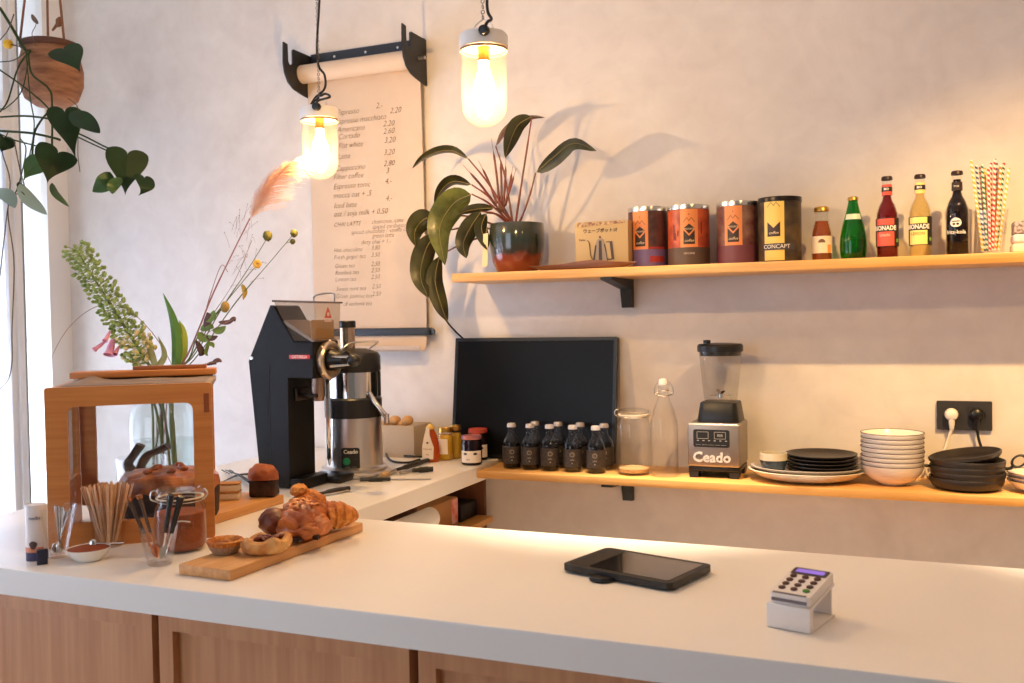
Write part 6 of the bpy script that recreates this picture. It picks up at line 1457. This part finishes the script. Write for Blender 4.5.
# ================================================================== VASE OF DRIED AND FRESH STEMS BEHIND THE CASE
VP = onZ(164, 490, CT); VP.z = CT; rv = 31/sc(VP); hv = .345; vd = (VP-CAM).dot(FW)
t = thing('glass_vase', 'large clear glass vase of flowers standing behind the display case', 'vase', VP)
bm = BM(); lathe(bm, [(0, .006), (rv*.9, .004), (rv*.95, .0004), (rv, .008), (rv, hv*.62), (rv*.94, hv*.72), (rv*.7, hv*.82), (rv*.52, hv*.88), (rv*.5, hv*.96), (rv*.56, hv), (rv*.53, hv), (rv*.47, hv*.96), (rv*.485, hv*.885), (rv*.67, hv*.81), (rv*.91, hv*.715), (rv*.97, hv*.62), (rv*.97, .014), (0, .012)], 48); O('vase_body', bm, glass('vase_glass', (247, 250, 249), .05, edge=.5), t)
bm = BM(); lathe(bm, [(0, .0125), (rv*.955, .0145), (rv*.955, hv*.45), (0, hv*.45)], 40); O('water', bm, glass('vase_water', (244, 248, 247), .03), t)
def fp(x, y, d=0.): return atd(x, y, vd+d)
def inv(k): a = k*2.4; return Vector((VP.x+rv*.5*cos(a), VP.y+rv*.5*sin(a), CT+.02))
def neckp(k): a = k*1.9+.4; return Vector((VP.x+rv*.26*cos(a), VP.y+rv*.26*sin(a), CT+hv*.97))
M_stem = mat('green_stem', (98, 112, 62), .6); M_stem2 = mat('dry_stem', (150, 116, 92), .7)
def stem_thing(name, label, cat, k, pts, rr, m, group=None):
    t = thing(name, label, cat, inv(k), 0, group); t['kind'] = 'thing'
    w_ = [inv(k), inv(k).lerp(neckp(k), .6), neckp(k)]+[p if isinstance(p, Vector) else fp(*p) for p in pts]
    bm = BM(); tube(bm, w_, rr, 8, 50); to(bm, t); O('stem', bm, m, t); return t, w_
# foxglove gone to seed
t, w_ = stem_thing('foxglove', 'tall green foxglove spike with pink bells at its foot leaning left', 'flower', 0, [(150, 366), (132, 338), (104, 294), (76, 250)], [.008, .0065, .005, .003], M_stem)
M_cal = mat('green_calyx', (158, 178, 96), .6, rgb2=(112, 132, 66), vscale=30); M_cal2 = mat('straw_calyx', (206, 194, 136), .7)
ax = catmull([fp(*q) for q in ((150, 368), (132, 338), (104, 294), (74, 247))], 60)
bmg, bmy = BM(), BM(); g = 0
for i in range(330):
    f = .06+.94*(i/330.)**.9; p = ax[min(58, int(f*59))]; T = (ax[min(59, int(f*59)+1)]-p).normalized()
    a = i*2.39996; u_ = T.cross(Vector((0, 1, 0))).normalized(); v_ = T.cross(u_)
    R_ = .052*(1-.2*f) if f > .14 else .034
    dirv = (u_*cos(a)+v_*sin(a)); R2 = R_*random.uniform(.6, 1.1); c_ = p+dirv*R2+T*.008
    q = (dirv*.8+T*.5).to_track_quat('Z', 'Y').to_matrix().to_4x4(); sz = random.uniform(.0058, .0082)*(1-.25*f)
    bb = bmy if (f < .36 and random.random() < .55) else bmg
    blob(bb, c_, (sz, sz, sz*1.35), 1, M=q)
    tube(bb, [p, c_], .0011, 4, None, caps=False)
    for j in range(4):
        aa = j*pi/2+i; e = q @ Vector((sz*1.7*cos(aa), sz*1.7*sin(aa), sz*.9)); e2 = q @ Vector((sz*.4*cos(aa+.5), sz*.4*sin(aa+.5), -sz*.8)); e3 = q @ Vector((sz*.4*cos(aa-.5), sz*.4*sin(aa-.5), -sz*.8))
        bb.faces.new([bb.verts.new(c_+x_) for x_ in (e, e2, e3)])
to(bmg, t); to(bmy, t); o = O('seed_pods', bmg, M_cal, t, rec=True); o['kind'] = 'stuff'; o = O('dry_seed_pods', bmy, M_cal2, t); o['kind'] = 'stuff'
M_pink = mat('pink_bell', (232, 156, 172), .5, rgb2=(206, 136, 178), vscale=20)
for x0, y0, x1, y1, s_ in ((113, 339, 109, 355, .015), (106, 341, 94, 350, .008), (110, 331, 105, 341, .008), (119, 346, 115, 354, .008)):
    A, B = fp(x0, y0, -.03), fp(x1, y1, -.05); d = (B-A); Mx = Matrix.Translation(A) @ d.to_track_quat('Z', 'Y').to_matrix().to_4x4(); L_ = d.length
    bm = BM(); lathe(bm, [(s_*.25, 0), (s_*.5, L_*.15), (s_*.72, L_*.5), (s_*.78, L_*.8), (s_*1.15, L_), (s_*1.1, L_*1.01), (s_*.7, L_*.8), (s_*.6, L_*.5)], 18, M=Mx); to(bm, t); O('bell_flower', bm, M_pink, t, 'pink bell flower')
for sp in ([(156, 372), (150, 350), (142, 338)], [(152, 372), (164, 356), (158, 336)]):
    bm = BM(); leaf3(bm, [fp(x, y, -.02) for x, y in sp], .022, 12, .5, .1, 'lance'); thicken(bm); to(bm, t); O('leaf', bm, mat('dry_green_leaf', (150, 146, 84), .6), t)
# strap leaves
t, w_ = stem_thing('strap_leaf', 'long dark green blade leaf rising from the vase', 'leaf', 1, [(174, 372)], [.006, .004], M_stem)
bm = BM(); leaf3(bm, [fp(x, y) for x, y in ((174, 376), (176, 345), (172, 318), (163, 293))], .036, 16, .5, .2, 'lance'); thicken(bm); to(bm, t); O('blade', bm, mat('grass_green_blade', (92, 136, 56), .45), t)
t, w_ = stem_thing('strap_leaf', 'short yellow-green blade leaf beside the dark green one', 'leaf', 2, [(176, 372)], [.0035, .003], M_stem)
bm = BM(); leaf3(bm, [fp(x, y, .01) for x, y in ((176, 374), (181, 350), (182, 332), (179, 320))], .036, 14, .3, .2, 'lance'); thicken(bm); to(bm, t); O('blade', bm, mat('yellow_green_blade', (176, 192, 72), .45), t)
# thin arching grass
t, w_ = stem_thing('grass_stem', 'thin bare brown stem arching left over the foxglove', 'stem', 3, [(172, 366), (150, 330), (124, 308), (98, 306), (72, 324), (54, 352), (44, 384)], [.0016, .0011, .0008], M_stem2)
# pampas plume
t, w_ = stem_thing('pampas_grass', 'pink feathery pampas plume leaning right by the hanging lamp', 'grass', 4, [(186, 358), (212, 296), (232, 254), (250, 218)], [.0030, .0024, .002], mat('rosy_stem', (156, 104, 96), .6))
ax = catmull([fp(*q) for q in ((250, 219), (262, 192), (276, 174), (293, 164))], 30)
bm = BM(); Rr, Uu = RT, UP
for i in range(520):
    f = random.random()**.85; p = ax[min(28, int(f*29))]; T = (ax[min(29, int(f*29)+1)]-p).normalized(); S = T.cross(FW).normalized()
    if S.z > 0: S = -S                                   # S points to the drooping right-hand side
    sd = random.uniform(-.55, 1.); L_ = (.115-.06*f)*random.uniform(.55, 1.1)*(1.0 if sd > 0 else .8)
    d = (T+S*sd*.85+FW*random.uniform(-.5, .5)).normalized(); e = p+d*L_*.55; e2 = p+d*L_+(RT*.30-UP*.16)*L_
    tube(bm, [p, e, e2], [.0010, .0009, .0004], 3, 5, caps=False)
to(bm, t); o = O('plume', bm, mat('pampas_plume', (240, 214, 200), .9, rgb2=(214, 170, 152), vscale=14), t, smooth=0, rec=False); o['kind'] = 'stuff'
# stems with seed heads, bud and yellow flower
M_seed = mat('olive_seed_head', (122, 118, 44), .8, rgb2=(84, 80, 30), vscale=60, bump=.5, bscale=200)
def seedhead(label, k, pts, r_, x, y):
    t, w_ = stem_thing('seed_head_stem', label, 'flower', k, pts, [.0038, .0018, .0012], M_stem, None)
    bm = BM(); blob(bm, fp(x, y), (r_, r_, r_*1.15), 3, .25, 40, seed=k); to(bm, t); O('seed_head', bm, M_seed, t); return t
seedhead('thin stem with the lower olive seed head in the bouquet', 5, [(190, 360), (222, 308), (250, 266), (266, 240)], .0135, 267.5, 236)
t = seedhead('thin stem with paired olive seed heads furthest right in the bouquet', 6, [(192, 362), (236, 302), (270, 262), (292, 236)], .0110, 294, 233.5)
bm = BM(); blob(bm, fp(292.5, 241.5), (.0085, .0085, .0085), 3, .25, 40, seed=3.); tube(bm, [fp(292.5, 241.5), fp(286, 243)], .001, 5); to(bm, t); O('seed_head', bm, M_seed, t)
t, w_ = stem_thing('yellow_flower_stem', 'thin stem with a small open yellow flower', 'flower', 7, [(190, 358), (214, 318), (240, 285), (256, 266)], [.002, .0016, .0012], M_stem)
M_yf = mat('yellow_petal', (232, 176, 56), .5)
for j in range(6):
    a = j*pi/3; c_ = fp(257, 264, -.004); bm = BM(); blob(bm, c_+(RT*cos(a)+UP*sin(a))*.008, (.007, .004, .007), 2); to(bm, t); O('petal', bm, M_yf, t)
bm = BM(); leaf3(bm, [fp(x, y) for x, y in ((242, 284), (245, 292), (243, 300))], .016, 10, .3, .1, 'ovate'); thicken(bm); to(bm, t); O('hanging_bud', bm, mat('olive_bud', (176, 150, 60), .6), t)
t, w_ = stem_thing('leafy_twig', 'leafy green twig with a tan bud in the middle of the bouquet', 'flower', 8, [(186, 362), (196, 340), (206, 326), (222, 306)], [.0026, .002, .0014], M_stem)
bm = BM(); blob(bm, fp(225, 307, -.01), (.014, .012, .017), 3, .15, 20); to(bm, t); O('bud', bm, mat('tan_bud', (164, 132, 66), .7), t, 'tan bud')
M_tl = mat('twig_leaf', (112, 142, 62), .55, rgb2=(86, 112, 50), vscale=30); M_td = mat('dark_twig_leaf', (86, 58, 60), .6)
for sp, w_px, m in (([(200, 330), (208, 326), (214, 328)], 9, M_tl), ([(198, 332), (204, 338), (212, 336)], 9, M_tl), ([(206, 322), (212, 316), (214, 310)], 8, M_tl), ([(212, 330), (220, 330), (226, 326)], 8, M_tl), ([(204, 328), (208, 318), (207, 312)], 8, M_td), ([(218, 322), (228, 322), (236, 318)], 5, M_td), ([(228, 322), (234, 318), (235, 322)], 4, M_td),
                    ([(206, 336), (212, 338), (218, 336)], 6, M_td), ([(196, 340), (202, 352), (199, 356)], 7, M_td), ([(206, 344), (212, 344), (214, 348)], 5, M_tl), ([(210, 340), (206, 352), (208, 356)], 4, M_tl), ([(212, 362), (218, 360), (222, 362)], 5, M_td), ([(206, 365), (212, 363), (217, 364)], 4, M_td)):
    bm = BM(); leaf3(bm, [fp(x, y, -.01) for x, y in sp], w_px/sc(VP), 10, .4, .12, 'ovate'); thicken(bm); to(bm, t); O('leaf', bm, m, t)
bm = BM(); tube(bm, [fp(196, 345, -.01), fp(212, 330, -.01), fp(236, 318, -.01)], .001, 5, 12); tube(bm, [fp(188, 366, -.01), fp(204, 364, -.01), fp(220, 361, -.01)], .001, 5, 10); to(bm, t); O('side_twig', bm, M_stem2, t)
t, w_ = stem_thing('fine_grass', 'wispy branching grass stem between the plume and the seed heads', 'grass', 9, [(188, 360), (208, 322), (234, 282), (252, 240)], [.0016, .0012, .0008], M_stem2)
bm = BM()
for i in range(34):
    b_ = fp(random.uniform(228, 256), random.uniform(220, 290)); e = b_+RT*random.uniform(-.02, .05)+UP*random.uniform(.0, .06)+FW*random.uniform(-.02, .02); tube(bm, [b_, b_.lerp(e, .5)+UP*.004, e], .0005, 3, 5); blob(bm, e, (.0016, .0016, .0016), 1)
to(bm, t); o = O('awns', bm, M_stem2, t, smooth=0); o['kind'] = 'stuff'
t, w_ = stem_thing('grass_stem', 'thin bent reddish stem left of the pampas plume', 'stem', 10, [(184, 360), (202, 322), (210, 296), (221, 266), (228, 272)], [.0018, .0014, .001], MATS['rosy_stem'])
# ================================================================== LIGHT
def area(name, loc, rot, sx, sy, e, rgb):
    l = bpy.data.lights.new(name, 'AREA'); l.shape = 'RECTANGLE'; l.size = sx; l.size_y = sy; l.energy = e; l.color = rgb
    o = bpy.data.objects.new(name, l); COL.objects.link(o); o.location = loc; o.rotation_euler = rot; return o
def spot(name, loc, aim, e, rgb, ang=75, blend=.6, r=.03):
    l = bpy.data.lights.new(name, 'SPOT'); l.energy = e; l.color = rgb; l.spot_size = radians(ang); l.spot_blend = blend; l.shadow_soft_size = r
    o = bpy.data.objects.new(name, l); COL.objects.link(o); o.location = loc
    o.rotation_euler = (Vector(aim)-Vector(loc)).to_track_quat('-Z', 'Y').to_euler(); return o
def point(name, loc, e, rgb, r=.03):
    l = bpy.data.lights.new(name, 'POINT'); l.energy = e; l.color = rgb; l.shadow_soft_size = r
    o = bpy.data.objects.new(name, l); COL.objects.link(o); o.location = loc; return o
WARM = (1., .62, .24)
DAY = (.80, .90, 1.06)
spot('aisle_bounce_fill', (-.7, -.66, 3.25), (-.7, -.66, 0), 1120, (1., .77, .54), 34, 1., .05)  # added unseen spots, bounced off the floor to brighten wall under lower shelf
spot('aisle_bounce_fill', (.55, -.66, 3.25), (.55, -.66, 0), 930, (1., .77, .54), 34, 1., .05)
spot('ceiling_spot', (.75, -1.7, 3.1), (.25, 0, .9), 400, WARM, 50, 1., .03)
point('bar_lamp', (.28, -1.72, 2.2), 7, WARM, .03)
_a = area('shopfront_daylight', (-2.7, -5.2, 1.7), (radians(97), 0, radians(-10)), 2.2, 2.2, 18, DAY); _a.data.spread = radians(105)
area('sky_daylight', (-4.1, -1.7, 1.65), (0, radians(-90), 0), 3.2, 3.4, 45, DAY)
area('low_window_fill', (-4.1, -1.7, .75), (0, radians(-100), 0), 1.3, 3.4, 155, DAY)  # added low panel outside the window, brightens the lower left wall
w = bpy.data.worlds.new('world'); scene.world = w; w.use_nodes = True
w.node_tree.nodes['Background'].inputs['Color'].default_value = (1., .93, .86, 1); w.node_tree.nodes['Background'].inputs['Strength'].default_value = .16
scene.view_settings.view_transform = 'Standard'; scene.view_settings.look = 'None'; scene.view_settings.gamma = 1; scene.view_settings.use_curve_mapping = False
scene.view_settings.exposure = 0.
scene.cycles.use_denoising = True
scene.cycles.max_bounces = 10; scene.cycles.transparent_max_bounces = 24; scene.cycles.sample_clamp_indirect = 4
scene.cycles.caustics_reflective = False; scene.cycles.caustics_refractive = False
